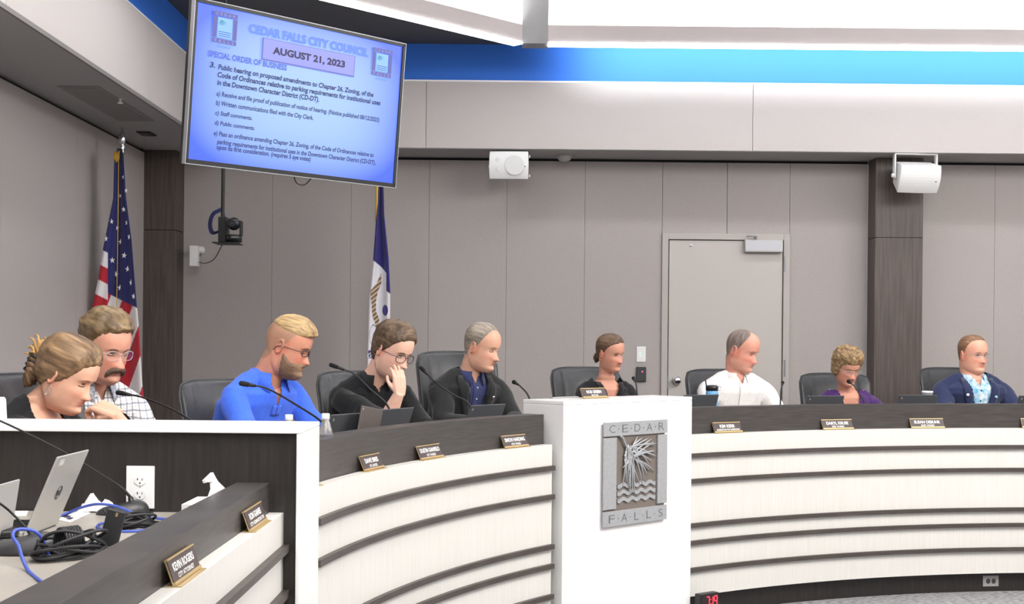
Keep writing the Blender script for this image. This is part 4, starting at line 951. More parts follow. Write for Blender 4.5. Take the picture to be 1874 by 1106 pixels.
# 7 man in white shirt
def m7():
    H = at(1358, 643, 8.95); N = at(1347, 687, 9.0)
    P = dict(hs=1.10, jaw=.12, shw=.215, neck=.064, lean=.06, chest=.135, belly=.14, wide=1.03)
    p = Person('man with cropped grey hair in a white button shirt, looking down', H, 52, 15, 0, N, 14, P, sc=1.06, Wz=.95)
    zh = ([0, 25, 42, 56, 68, 78, 86, 94, 106, 120, 145, 180], [.118, .108, .086, .054, .020, .000, -.020, .016, -.004, -.046, -.074, -.078])
    p.body(srgb(220, 158, 138), .0042, cheeks=.1, fade=(srgb(160, 140, 128), .55, zh), stub=(srgb(190, 150, 138), .3)); p.legs(M_trouser)
    ms = cloth('white_shirt_cotton', srgb(232, 230, 228), noise=((160, 160, 8), srgb(222, 220, 219), 1, 0)); p.garment('white_shirt', ms, off=.016, to=1.0, wr=.006, vneck=(.024, .06, 0), seed=10)
    p.collar('collar', ms, r=.074, gap=22, tip=.04, flare=.026); p.strip('placket', ms, [(.0, -.05 - .03 * i) for i in range(9)], [.028] * 9, side=-1, off=.004)
    p.hair('hair', srgb(150, 134, 124), zh, lambda x, y, z, az: .003 + 0 * x, 'down', srgb(110, 98, 92), amp=.0008, soft=.012, tuft=0)
    p.face(srgb(150, 120, 104), 'down', bt=.0018)
m7()
# 8 woman in purple
def w8():
    H = at(1550, 674, 9.25); N = at(1549, 711, 9.33)
    P = dict(hs=1.02, shw=.175, bust=1, neck=.050, nose=.95, jaw=.10, lean=.06)
    p = Person('woman with short curly light brown hair and glasses in a purple jacket', H, 16, 18, 0, N, 6, P, sc=1.0, Wz=.93)
    p.body(SK2, .0042, lips=srgb(196, 110, 104), cheeks=.09); p.legs(M_trouser)
    mj = cloth('purple_jacket_knit', srgb(70, 40, 98)); p.garment('white_top', cloth('white_inner_top', srgb(225, 222, 222)), off=.003, to=.3, wr=0, neckline=lambda l, f, z: (z > -.185) & (np.abs(l) < .12) & (f > -.1))
    p.garment('purple_jacket', mj, off=.013, to=1, wr=.004, vneck=(.078, .30, 0), neckline=lambda l, f, z: (z > -.01), seed=12)
    def ex(V, x, y, z, az, m):
        n1 = nz(V, 52, 3); V = V + (V / (np.linalg.norm(V, axis=1)[:, None] + 1e-6)) * ((.0065 * n1 + .003 * nz(V, 110, 5)) * m)[:, None]; return V
    p.hair('hair', srgb(176, 148, 108), ([0, 25, 42, 55, 66, 78, 90, 105, 120, 145, 180], [.046, .046, .036, .012, -.03, -.062, -.068, -.072, -.078, -.08, -.085]), lambda x, y, z, az: .026 + .010 * np.clip(z / .1, 0, 1), 'all', srgb(112, 86, 60), extra=ex, amp=.003, freq=42, tuft=260, tl=.006)
    p.face(srgb(130, 104, 84), 'down', bt=.0015); p.glasses(M_silver, r=.0012, hw=.024, hh=.015, y=.012, z=-.005)
w8()
# 9 man in navy suit
def m9():
    H = at(1781, 651, 9.50); N = at(1779, 691, 9.52)
    P = dict(hs=1.03, jaw=.14, shw=.23, neck=.068, lean=.03, chest=.145, belly=.15, wide=1.05)
    p = Person('heavyset man with short reddish brown hair and glasses in a navy suit jacket', H, 20, 0, 0, N, 8, P, sc=1.08, Wz=.95)
    zh = ([0, 25, 42, 56, 68, 78, 86, 94, 106, 120, 145, 180], [.094, .092, .084, .060, .030, .004, -.018, .016, -.004, -.046, -.074, -.078])
    p.body(srgb(222, 166, 142), .0042, cheeks=.1); p.legs(M_trouser)
    ms = cloth('blue_patterned_shirt', srgb(228, 236, 240), noise=((34, 34, 34), srgb(96, 170, 206), 1, 0), rot=(.4, .8, .3)); mj = cloth('navy_suit_wool', srgb(42, 50, 82))
    p.garment('patterned_shirt', ms, off=.006, to=.98, wr=.002, vneck=(.028, .06, 0)); p.collar('collar', ms, r=.076, gap=28, tip=.035, flare=.028)
    for k in range(3): c = p.onsurf(0, -.09 - .075 * k, .003); G().ell(c, (.006,) * 3, 8, 6).mk('button', M_plate, p.t, smooth=True)
    p.garment('suit_jacket', mj, off=.024, to=1.0, wr=.006, vneck=(.088, .42, 0), seed=14)
    for q in (-1, 1): p.strip('lapel', mj, [(q * (.090 - .0092 * i), -.005 - .042 * i) for i in range(10)], [.030, .054, .066, .070, .066, .058, .048, .036, .024, .012], side=q, off=.009)
    for l_, z_, m_ in ((-.115, -.12, M_paper), (.105, -.135, mat('pale_blue_pin', srgb(150, 190, 214), .4))): c = p.onsurf(l_, z_, .015); G().ell(c, (.011, .004, .010), 10, 6).mk('lapel_pin', m_, p.t, smooth=True)
    c = p.onsurf(.045, -.12, .02); g = G(); g.ell(c, (.012, .012, .014), 10, 8); g.tube(spline([c, c + Vector((.02, -.01, -.08)), c + Vector((-.0, 0, -.16))], 5), .002, 5); g.mk('clip_microphone', M_foam, p.t, smooth=True)
    a = p.onsurf(.155, -.25, .016); b = Matrix.Translation(a); G().box((-.035, -.002, -.03), (.035, .001, .02), b).mk('name_badge', M_paper, p.t)
    p.hair('hair', srgb(150, 112, 84), zh, lambda x, y, z, az: .006 + .006 * np.clip((z - .05) / .06, 0, 1), 'back', srgb(110, 84, 66), amp=.0014, soft=.012)
    p.face(srgb(150, 112, 90), 'r', bt=.0018); p.glasses(M_steel, r=.0012, hw=.024, hh=.012, y=.010, z=.001)
m9()
# ================================================================ SCREEN
def mat_screen():
    m = D.materials.new('lit_blue_slide'); m.use_nodes = True; nt = m.node_tree; b = nt.nodes['Principled BSDF']
    tc = nt.nodes.new('ShaderNodeTexCoord'); sp = nt.nodes.new('ShaderNodeSeparateXYZ'); nt.links.new(tc.outputs['Generated'], sp.inputs[0])
    def mth(op, a, b2=None):
        n = nt.nodes.new('ShaderNodeMath'); n.operation = op
        for i, v in enumerate((a, b2)):
            if v is None: continue
            if isinstance(v, (int, float)): n.inputs[i].default_value = v
            else: nt.links.new(v, n.inputs[i])
        return n.outputs[0]
    x = mth('SUBTRACT', sp.outputs[0], .5); z = mth('SUBTRACT', sp.outputs[2], .5)
    d = mth('ADD', mth('MULTIPLY', mth('POWER', mth('ABSOLUTE', x), 3.0), 6.0), mth('MULTIPLY', mth('POWER', mth('ABSOLUTE', z), 3.0), 5.0))
    rp = nt.nodes.new('ShaderNodeValToRGB'); rp.color_ramp.elements[0].color = (*srgb(160, 196, 255), 1); rp.color_ramp.elements[1].color = (*srgb(64, 104, 246), 1); rp.color_ramp.elements[1].position = .95
    nt.links.new(d, rp.inputs[0]); nt.links.new(rp.outputs[0], b.inputs['Emission Color']); b.inputs['Emission Strength'].default_value = .93
    b.inputs['Base Color'].default_value = (.01, .01, .02, 1); b.inputs['Roughness'].default_value = .35; return m
tl, tr, br, bl = [Vector(v) for v in ((-1.436, 5.890, 1.536), (-.565, 6.773, 1.537), (-.622, 6.821, .806), (-1.492, 5.938, .805))]
ex = ((tr - tl) + (br - bl)).normalized(); ez = ((tl - bl) + (tr - br)); ez = (ez - ex * ez.dot(ex)).normalized(); ey = ez.cross(ex)
ctr = (tl + tr + br + bl) / 4 + Vector((0, 0, EYE)); TW = 1.240; TH = .738
MT = Matrix(((ex.x, ey.x, ez.x, ctr.x), (ex.y, ey.y, ez.y, ctr.y), (ex.z, ey.z, ez.z, ctr.z), (0, 0, 0, 1)))
t = thing('wall_screen', 'large tilted flat screen showing a lit blue council agenda', 'television', ctr)
G().box((-TW / 2, .004, -TH / 2), (TW / 2, .05, TH / 2), MT).mk('casing', M_black, t, bevel=.004)
g = G(); bz = .014
for a, b in (((-TW / 2, -.006, TH / 2 - bz), (TW / 2, .004, TH / 2)), ((-TW / 2, -.006, -TH / 2), (TW / 2, .004, -TH / 2 + bz + .006)), ((-TW / 2, -.006, -TH / 2), (-TW / 2 + bz, .004, TH / 2)), ((TW / 2 - bz, -.006, -TH / 2), (TW / 2, .004, TH / 2))): g.box(a, b, MT)
g.mk('bezel', M_black, t)
g = G(); e = .0035
for a, b in (((-TW / 2 - e, -.008, TH / 2), (TW / 2 + e, .02, TH / 2 + e)), ((-TW / 2 - e, -.008, -TH / 2 - e), (TW / 2 + e, .02, -TH / 2)), ((-TW / 2 - e, -.008, -TH / 2), (-TW / 2, .02, TH / 2)), ((TW / 2, -.008, -TH / 2), (TW / 2 + e, .02, TH / 2))): g.box(a, b, MT)
g.mk('silver_rim', M_steel, t)
sx0, sx1, sz0, sz1 = -TW / 2 + bz, TW / 2 - bz, -TH / 2 + bz + .006, TH / 2 - bz
scr = mk('display', [(sx0, -.001, sz0), (sx1, -.001, sz0), (sx1, .003, sz1), (sx0, .003, sz1), (sx0, .0035, sz0), (sx1, .0035, sz0), (sx1, .0036, sz1), (sx0, .0036, sz1)], [(0, 1, 2, 3), (4, 7, 6, 5), (0, 4, 5, 1), (3, 2, 6, 7)], mat_screen(), t, local=True)
scr.data.transform(Matrix.Identity(4)); scr.matrix_local = Matrix.Translation(-ctr) @ MT
SM = MT @ Matrix.Translation((0, -.0035, 0)) @ Matrix(((1, 0, 0, 0), (0, 0, -1, 0), (0, 1, 0, 0), (0, 0, 0, 1)))
W_, H_ = sx1 - sx0, sz1 - sz0
def slide(txt, u, v, w, h, col, em, bold=.0, shear=0.0, name='lettering', align='LEFT', cx=False):
    M = SM @ Matrix.Translation((sx0 + u * W_, sz0 + (1 - v) * H_, 0))
    return text(txt, name, mat('slide_ink_%d%d%d' % tuple(int(c * 99) for c in col), (0, 0, 0), .5, emit=em, ecol=col), t, M, w=w * W_, h=h * H_, bold=bold, shear=shear, align=align)
# quad helper: slide coordinates (u right, v down) from the slanted picture
dk = srgb(38, 44, 104); md = srgb(88, 112, 222); lt = srgb(104, 140, 240)
slide('CEDAR FALLS CITY COUNCIL', .230, .128, .588, .062, lt, .95, .05)
G().box((sx0 + .293 * W_, -.0075, sz0 + .712 * H_), (sx0 + .747 * W_, -.0035, sz0 + .860 * H_), MT).mk('date_plate_edge', mat('slide_plate_edge', (0, 0, 0), .5, emit=.9, ecol=srgb(112, 118, 206)), t)
G().box((sx0 + .297 * W_, -.0085, sz0 + .722 * H_), (sx0 + .743 * W_, -.0076, sz0 + .856 * H_), MT).mk('date_plate', mat('slide_plate', (0, 0, 0), .5, emit=.9, ecol=srgb(158, 164, 246)), t)
SM0 = SM; SM = SM @ Matrix.Translation((0, 0, .0054)); slide('AUGUST 21, 2023', .341, .245, .355, .058, srgb(50, 44, 92), .9, .045); SM = SM0
slide('SPECIAL ORDER OF BUSINESS', .057, .330, .358, .040, md, .9, .04)
LN = [('3.', .067, .397, .024, .036, .03), ('Public hearing on proposed amendments to Chapter 26, Zoning, of the', .104, .412, .754, .046, .032), ('Code of Ordinances relative to parking requirements for institutional uses', .103, .462, .796, .046, .032), ('in the Downtown Character District (CD-DT).', .104, .512, .478, .046, .032),
      ('a) Receive and file proof of publication of notice of hearing. (Notice published 08/12/2023)', .104, .581, .796, .041, .024), ('b) Written communications filed with the City Clerk.', .104, .641, .455, .041, .024), ('c) Staff comments.', .104, .703, .166, .036, .024), ('d) Public comments.', .104, .767, .180, .036, .024),
      ('e) Pass an ordinance amending Chapter 26, Zoning, of the Code of Ordinances relative to', .103, .838, .780, .041, .024), ('parking requirements for institutional uses in the Downtown Character District (CD-DT),', .120, .890, .776, .041, .024), ('upon its first consideration. (requires 5 aye votes)', .120, .926, .440, .041, .024)]
for s_, u, v, w, h, b_ in LN: slide(s_, u, v, w, h, dk, .8, b_, .12)
def minicrest(u0, v0, w, h):
    def bx(a, b, c, d, col, dz=.0): G().box((sx0 + (u0 + a * w) * W_, -.0050 - dz, sz0 + (1 - v0 - d * h) * H_), (sx0 + (u0 + b * w) * W_, -.0040 - dz, sz0 + (1 - v0 - c * h) * H_), MT).mk('slide_crest', mat('slide_%d' % int(sum(col) * 500), (0, 0, 0), .5, emit=.9, ecol=col), t)
    fc = srgb(104, 104, 180)
    bx(0, 1, 0, .13, fc); bx(0, 1, .80, .93, fc); bx(0, .16, .15, .78, fc); bx(.84, 1, .15, .78, fc); bx(.2, .8, .17, .76, srgb(150, 200, 250))
    g = G()
    for i in range(9): a = .3 + i * .22; g.box((0, -.0005, -.0012), (.03 - .001 * i, .0, .0012), MT @ Matrix.Translation((sx0 + (u0 + .32 * w) * W_, -.0051, sz0 + (1 - v0 - .24 * h) * H_)) @ Matrix.Rotation(a, 4, 'Y'))
    g.mk('slide_sprig', mat('slide_sprig_ink', (0, 0, 0), .5, emit=.8, ecol=srgb(90, 170, 210)), t)
    g = G()
    for k in range(3): g.box((sx0 + (u0 + .24 * w) * W_, -.0056, sz0 + (1 - v0 - (.6 + .06 * k) * h) * H_), (sx0 + (u0 + .76 * w) * W_, -.0052, sz0 + (1 - v0 - (.58 + .06 * k) * h) * H_), MT)
    g.mk('slide_waves', mat('slide_wave_ink', (0, 0, 0), .5, emit=.9, ecol=srgb(50, 90, 210)), t)
    for wd_, vv in (('CEDAR', .115), ('FALLS', .915)):
        text(' '.join(wd_), 'lettering', mat('slide_crest_letters', (0, 0, 0), .5, emit=.9, ecol=srgb(150, 170, 245)), t, SM @ Matrix.Translation((sx0 + (u0 + .5 * w) * W_, sz0 + (1 - v0 - vv * h) * H_, .0018)), w=.8 * w * W_, h=.085 * h * H_)
    text('Iowa', 'lettering', mat('slide_script', (0, 0, 0), .5, emit=.9, ecol=srgb(100, 150, 245)), t, SM @ Matrix.Translation((sx0 + (u0 + .5 * w) * W_, sz0 + (1 - v0 - 1.06 * h) * H_, .0004)), w=.55 * w * W_, h=.11 * h * H_, shear=.35)
minicrest(.069, .032, .106, .215); minicrest(.839, .049, .105, .21)
c = MT @ Vector((-.52, .09, 0)); G().tube([c, Vector((c.x, c.y, 4.55))], .022, 14).mk('ceiling_pole', M_blackm, t)
G().box((-.55, .051, -.05), (.2, .12, .05), MT).mk('mount', M_blackm, t)
g = G(); g.tube(spline([MT @ Vector(v) for v in ((.0, .03, -TH / 2 + .01), (.03, .04, -TH / 2 - .03), (.08, .04, -TH / 2 - .035), (.12, .03, -TH / 2 + .01))], 6), .003, 6).mk('cable', M_black, t)
# ================================================================ LOUDSPEAKERS
def speaker(label, M, loc, wdt=.30, hgt=.215, dep=.16, dish=True):
    t = thing('loudspeaker', label, 'loudspeaker', loc); nx, nzv_ = 14, 10; V = []; F = []
    for j in range(nzv_ + 1):
        for i in range(nx + 1):
            u = i / nx * 2 - 1; v = j / nzv_ * 2 - 1; V.append((u * wdt / 2 * (1 + .03 * (1 - v * v)), -dep / 2 - .022 * (1 - v * v) - .010 * (1 - u * u), v * hgt / 2))
    n = len(V); V += [(x * .86, dep / 2, z * .78) for x, y, z in V]
    for j in range(nzv_):
        for i in range(nx): a = j * (nx + 1) + i; F += [(a, a + 1, a + nx + 2, a + nx + 1), (n + a, n + a + nx + 1, n + a + nx + 2, n + a + 1)]
    ring = [i for i in range(nx + 1)] + [(j + 1) * (nx + 1) - 1 for j in range(1, nzv_ + 1)] + [nzv_ * (nx + 1) + i for i in range(nx - 1, -1, -1)] + [j * (nx + 1) for j in range(nzv_ - 1, 0, -1)]
    for k in range(len(ring)): a, b = ring[k], ring[(k + 1) % len(ring)]; F.append((a, n + a, n + b, b))
    o = mk('cabinet', [M @ Vector(v) for v in V], F, M_wpl, t, bevel=.004)
    yf = -dep / 2 - .0255
    g = G()
    mg = lambda x, z: M @ Matrix.Translation((x, -dep / 2 - .022 * (1 - (z * 2 / hgt) ** 2) - .010 * (1 - (x * 2 / wdt) ** 2) - .0005, z)) @ Matrix.Rotation(pi / 2, 4, 'X')
    if dish: g.lathe([(.078, -.012), (.078, .001), (.074, .003), (.06, .0035)], 32, mg(.045, 0)); g.lathe([(.02, -.006), (.02, .001), (.015, .002)], 20, mg(-.085, .04)); g.lathe([(.014, -.006), (.014, .001), (.01, .002)], 20, mg(-.085, -.03)); g.mk('driver_grille', M_wpl2, t)
    G().lathe([(.005, -.004), (.005, .003), (.003, .004)], 10, mg(.125, -.01)).mk('logo_badge', M_dot, t)
    return t
p = at(932, 303, 10.30); M = Matrix.Translation(p) @ Matrix.Rotation(R_(-2), 4, 'Z') @ Matrix.Rotation(R_(6), 4, 'X')
t = speaker('white loudspeaker facing forward under the soffit left of the detector', M, p)
g = G(); g.box((-.162, -.012, -.02), (-.154, .012, .0), M); g.box((.154, -.012, -.09), (.165, .012, -.07), M); g.box((.154, -.012, .06), (.165, .012, .08), M); g.mk('knob', M_wpl, t)
G().box((p.x - .05, p.y - .01, p.z + .09), (p.x + .05, p.y + .09, ZS - .001)).mk('bracket', M_wpl, t)
p = at(1675, 322, 10.22); M = Matrix.Translation(p) @ Matrix.Rotation(R_(4), 4, 'Z') @ Matrix.Rotation(R_(24), 4, 'X')
p2 = p; t = speaker('white loudspeaker tilted down on a bracket in front of the oak column', M, p, .315, .22, .18, dish=False)
Mz = Matrix.Translation(p) @ Matrix.Rotation(R_(4), 4, 'Z'); g = G(); zt_ = ZS - p.z - .001
for q in (-1, 1): g.box((q * .166 - .005, -.02, -.02), (q * .166 + .005, .025, zt_), Mz)
g.box((-.171, -.02, zt_ - .006), (.171, .025, zt_), Mz).mk('bracket', M_wpl, t)
for q in (-1, 1): G().lathe([(.018, 0), (.018, .012), (.012, .018)], 14, Mz @ Matrix.Translation((q * .171, 0, -.0)) @ Matrix.Rotation(q * pi / 2, 4, 'Y')).mk('knob', M_wpl, t)
# ================================================================ HANGING CAMERA AND WALL BOX
p = at(407, 430, 8.2)
t = thing('ceiling_camera', 'black dome camera on a shelf hung from a long black pole', 'camera', at(415, 445, 8.2))
G().tube([p, Vector((p.x + .01, p.y, 4.55))], .0115, 10).mk('pole', M_blackm, t)
a = at(394, 445, 8.2); b = at(439, 445, 8.2)
G().box((a.x, 8.1, a.z - .006), (b.x, 8.3, a.z)).mk('shelf', M_blackm, t)
a = at(402, 444, 8.2); b = at(417, 398, 8.2); G().box((a.x, 8.15, a.z), (b.x, 8.25, b.z)).mk('hanger', M_blackm, t, bevel=.004)
c = at(425, 443, 8.13); G().lathe([(.052, 0), (.052, .035), (.045, .045)], 24, Matrix.Translation((c.x, 8.17, a.z))).mk('camera_base', M_black, t, smooth=True)
c = at(428, 410, 8.15); g = G()
for q in (-1, 1): g.box((c.x + q * .042 - .006, 8.14, a.z + .04), (c.x + q * .042 + .006, 8.20, c.z + .02))
g.mk('yoke', M_black, t, bevel=.004)
G().ell(c, (.040, .045, .040), 20, 14).mk('head', M_black, t, smooth=True)
G().lathe([(.022, 0), (.026, .02), (.020, .022), (.004, .018)], 20, Matrix.Translation(c + Vector((0, -.032, 0))) @ Matrix.Rotation(pi / 2, 4, 'X')).mk('lens', mat('glossy_lens', (.02, .02, .03), .08), t, smooth=True)
c2 = at(428, 434, 8.10); G().box((c2.x - .02, 8.111, c2.z - .004), (c2.x + .02, 8.118, c2.z + .004)).mk('status_label', mat('camera_label', srgb(120, 125, 125), .3), t)
g = G()
for k in range(4):
    pts = [at(405 + dx * (1 + .10 * k), 408 + dy * (1 + .08 * k), 8.2 + .012 * k) for dx, dy in ((0, -22), (-13, -14), (-18, 2), (-14, 16), (-2, 12), (5, -4), (3, -18))]
    g.tube(spline(pts + [pts[0]], 6), .004, 5)
g.mk('cable_coil', mat('dark_blue_cable', srgb(34, 40, 92), .5), t, smooth=True)
a = at(348.5, 450, 10.45); b = at(362, 487.5, 10.45)
t = thing('wall_sensor', 'small white box on a round mount beside the corner column', 'sensor', (a.x, YW, b.z))
G().box((a.x, 10.42, b.z), (b.x, 10.50, a.z)).mk('housing', M_wpl, t, bevel=.003)
c = at(364, 457, 10.6); G().lathe([(.036, 0), (.036, .03), (.026, .05), (.018, .16)], 18, Matrix.Translation((c.x, YW - .001, c.z)) @ Matrix.Rotation(pi / 2, 4, 'X')).mk('mount', M_wpl, t, smooth=True)
G().tube([Vector((c.x, 10.52, c.z - .01)), Vector((a.x + .03, 10.49, c.z - .03))], .012, 8).mk('arm', M_wpl, t)
P = [at(364, 480, 10.48), at(376, 482, 10.3), at(392, 474, 9.6), at(408, 446, 8.3)]
tag(G().tube(spline(P, 8), .004, 6).mk('cable', M_black, smooth=True), 'thin dark cable looping from the wall sensor to the hanging camera', 'cable')
# ================================================================ FLAGS
def flag(name, label, Y, left, right, py0, py1, colf, nx, nz_, folds, base, tipz, poledx=0):
    """draped cloth between the measured left and right outline at depth Y; colour by place on the cloth"""
    t = thing(name, label, 'flag', (base.x, base.y, .34)); V = []; C = []; F = []
    ly, lx = [p[1] for p in left], [p[0] for p in left]; ry, rx = [p[1] for p in right], [p[0] for p in right]
    for j in range(nz_ + 1):
        py = py0 + (py1 - py0) * j / nz_; a = np.interp(py, ly, lx); b = np.interp(py, ry, rx); k = j / nz_
        for i in range(nx + 1):
            u = i / nx; px = a + (b - a) * u; d = folds(u, k); V.append(at(px, py, Y + d)); C.append(colf(px, py, u, k))
    n = len(V); V += [v + Vector((0, .16 * (.3 + .7 * min(1, (i // (nx + 1)) / nz_ * 2)) * math.sin(pi * ((i % (nx + 1)) / nx)) + .012, 0)) for i, v in enumerate(V)]; C = C + C
    for j in range(nz_):
        for i in range(nx): a = j * (nx + 1) + i; F += [(a, a + 1, a + nx + 2, a + nx + 1), (n + a, n + a + nx + 1, n + a + nx + 2, n + a + 1)]
        a = j * (nx + 1); F.append((a, a + nx + 1, n + a + nx + 1, n + a)); a += nx; F.append((a, n + a, n + a + nx + 1, a + nx + 1))
    for i in range(nx): F.append((i, n + i, n + i + 1, i + 1)); a = nz_ * (nx + 1) + i; F.append((a, a + 1, n + a + 1, n + a))
    mk('cloth', V, F, mat('flag_cloth', (.5, .5, .5), .75, vcol=True, spec=.25, sheen=.2), t, smooth=True, cols=C)
    G().lathe([(.17, 0), (.17, .012), (.15, .03), (.05, .05), (.022, .10), (.016, .12)], 28, Matrix.Translation((base.x, base.y, .34))).mk('base', M_brass, t, smooth=True)
    G().tube([(base.x, base.y, .44), (base.x + poledx, base.y, tipz)], .0135, 12).mk('pole', mat('oak_flag_pole', srgb(150, 112, 60), .5), t, smooth=True)
    return t
NAVY = srgb(44, 46, 104); RED = srgb(176, 38, 52); WHT = srgb(226, 222, 224)
def us(px, py, u, k):
    X = (px - 130) * 2.911; Z = (py - 400) * 2.911
    if X < 200 - max(0, (160 - Z)) * .0 and Z > 120 and X < 196:
        q = Z - .5 * (X - 150)
        if q < 160: return NAVY
        return (WHT, RED)[int((q - 160) / 84) % 2]
    if Z < 400 + .5 * (X - 197): return NAVY
    q = Z + 2.8 * X
    return (WHT, RED)[int((q - 1196 + 190 * 9) / 190) % 2]
Lp = [(214, 272), (209, 288), (207, 363), (188, 457), (179, 514), (168, 563), (160, 640), (156, 790)]; Rp = [(222, 272), (225, 283), (230, 363), (240, 438), (249, 551), (254, 606), (260, 709), (267, 769), (269, 790)]
p0 = at(217, 770, 9.05); b0 = Vector((at(217, 275, 9.05).x, 9.13, .34))
fold = lambda u, k: (-.055 * math.sin(u * 2 * pi * 1.25 + .4) - .022 * math.sin(u * 2 * pi * 3.1 + 2 * k)) * (.35 + .65 * k)
US = flag('striped_flag', 'red, white and blue striped flag with stars hanging in the left corner', 9.05, Lp, Rp, 272, 900, us, 130, 420, fold, b0, at(217, 262, 9.05).z)
ztip = at(217, 229, 9.05).z; zb = at(217, 274, 9.05).z
G().lathe([(.013, zb - .02), (.018, zb - .005), (.014, zb + .012), (.022, zb + .03), (.013, zb + .045), (.018, zb + .055), (.024, zb + .075), (.017, zb + .12), (.003, min(ztip, ZS - .004))], 16, Matrix.Translation((b0.x, b0.y, 0))).mk('spear_tip', M_chrome, US, smooth=True)
g = G(); rnd = random.Random(4)
for i in range(14):
    dx = -.012 + .024 * i / 13; g.tube(spline([(b0.x + dx * .5, b0.y - .05, zb), (b0.x + dx * 1.3, b0.y - .12, zb - .03), (b0.x + dx * 1.5 , b0.y - .13, zb - .07 - .03 * rnd.random())], 4), .0035, 5)
g.mk('tassel', M_gold, US, smooth=True)
g = G(); g.tube([at(217, 290, 8.93), at(216, 400, 8.91), at(213, 590, 8.90), at(212, 700, 8.91)], .0030, 6); g.mk('cord', M_gold, US, smooth=True)
stars = [(480, 477), (490, 530), (470, 550), (481, 603), (433, 650), (493, 655), (454, 676), (503, 710), (413, 717), (470, 729), (483, 782), (437, 801), (497, 835), (450, 856), (510, 888), (467, 908), (520, 942)]
for i, (X, Z) in enumerate(stars):
    px, py = X / 2.127, 100 + Z / 2.127; k = (py - 272) / 628; a = np.interp(py, [q[1] for q in Lp], [q[0] for q in Lp]); b = np.interp(py, [q[1] for q in Rp], [q[0] for q in Rp]); u = (px - a) / (b - a)
    c = at(px, py, 9.05 + fold(u, k) - .004); r = .0225 * (.7 + .3 * min(1, k * 3)); r2 = r * .40; poly = []
    ro = .15 * math.sin(i * 2.3)
    sq = .62 if u > .88 or u < .12 else .85
    for m_ in range(10): an = pi / 2 + ro + m_ * pi / 5; rr = r if m_ % 2 == 0 else r2; poly.append((rr * math.cos(an) * sq, rr * math.sin(an)))
    G().prism(poly, .006, Matrix.Translation(c)).mk('star', M_paper, US)
def ia(px, py, u, k):
    X = (px - 640) * 3.16; Z = (py - 330) * 3.16
    bl = Z < 462 + .85 * (X - 135) if X < 185 else Z < (505 + 1.2 * (X - 185) if X < 212 else 640 + .8 * (X - 212))
    if bl: return srgb(44, 40, 108)
    w = srgb(222, 220, 226)
    # striped brown wing
    cx = np.interp(Z, [540, 600, 640, 700, 760, 820, 850], [182, 168, 142, 138, 140, 158, 156]); hwd = np.interp(Z, [540, 600, 640, 700, 760, 800, 850], [2, 14, 22, 14, 12, 18, 6])
    if 540 < Z < 850 and abs(X - cx) < hwd: return srgb(112, 86, 62) if ((Z + .8 * X) % 26) < 15 else srgb(196, 178, 150)
    if 722 < Z < 785 and abs(X - 205) < 15 * math.sqrt(max(0, 1 - ((Z - 753) / 31) ** 2)) + 1: return srgb(60, 52, 128)
    if 808 < Z < 880 and abs(X - (222 - (Z - 808) * .5)) < 13 and ((Z + X * .5) % 20) < 13: return srgb(70, 62, 138)
    if 985 < Z < 1032 and 108 < X < 142: return srgb(58, 56, 122)
    d = abs(math.hypot((X - 138) / 22, (Z - 900) / 62) - 1)
    if d < .05 and X > 108: return srgb(120, 112, 120)
    if Z < 545: pass
    if X < 112 + (Z - 500) * -.01 and Z > 600: return srgb(206, 188, 186)
    return w
L2 = [(692, 330), (692, 343), (687.5, 409), (682.7, 476), (675, 545), (670, 662), (666, 800)]; R2 = [(700, 330), (701.7, 343), (703, 393), (711, 472), (714, 536), (713.5, 599), (714, 800)]
fold2 = lambda u, k: (-.045 * math.sin(u * 2 * pi * 1.1 + .9) - .012 * math.sin(u * 2 * pi * 2.7)) * (.35 + .65 * k)
b1 = Vector((at(697, 343, 9.9).x, 9.98, .34))
ST = flag('state_flag', 'blue and white flag with a brown eagle wing below the screen corner', 9.9, L2, R2, 325, 880, ia, 110, 420, fold2, b1, at(694, 262, 9.9).z)
G().tube([at(690, 330, 9.83), at(689.5, 370, 9.83), at(687, 405, 9.83)], [.010, .009, .004], 8).mk('fringe', M_gold, ST, smooth=True)
for ch, (X, Z) in zip('OR', ((118, 1026), (130, 1018))): text(ch, 'lettering', M_paper, ST, Matrix.Translation(at(640 + X / 3.16, 330 + Z / 3.16, 9.80)) @ Matrix.Rotation(pi / 2, 4, 'X') @ Matrix.Rotation(.3, 4, 'Z'), h=.030, bold=.02)
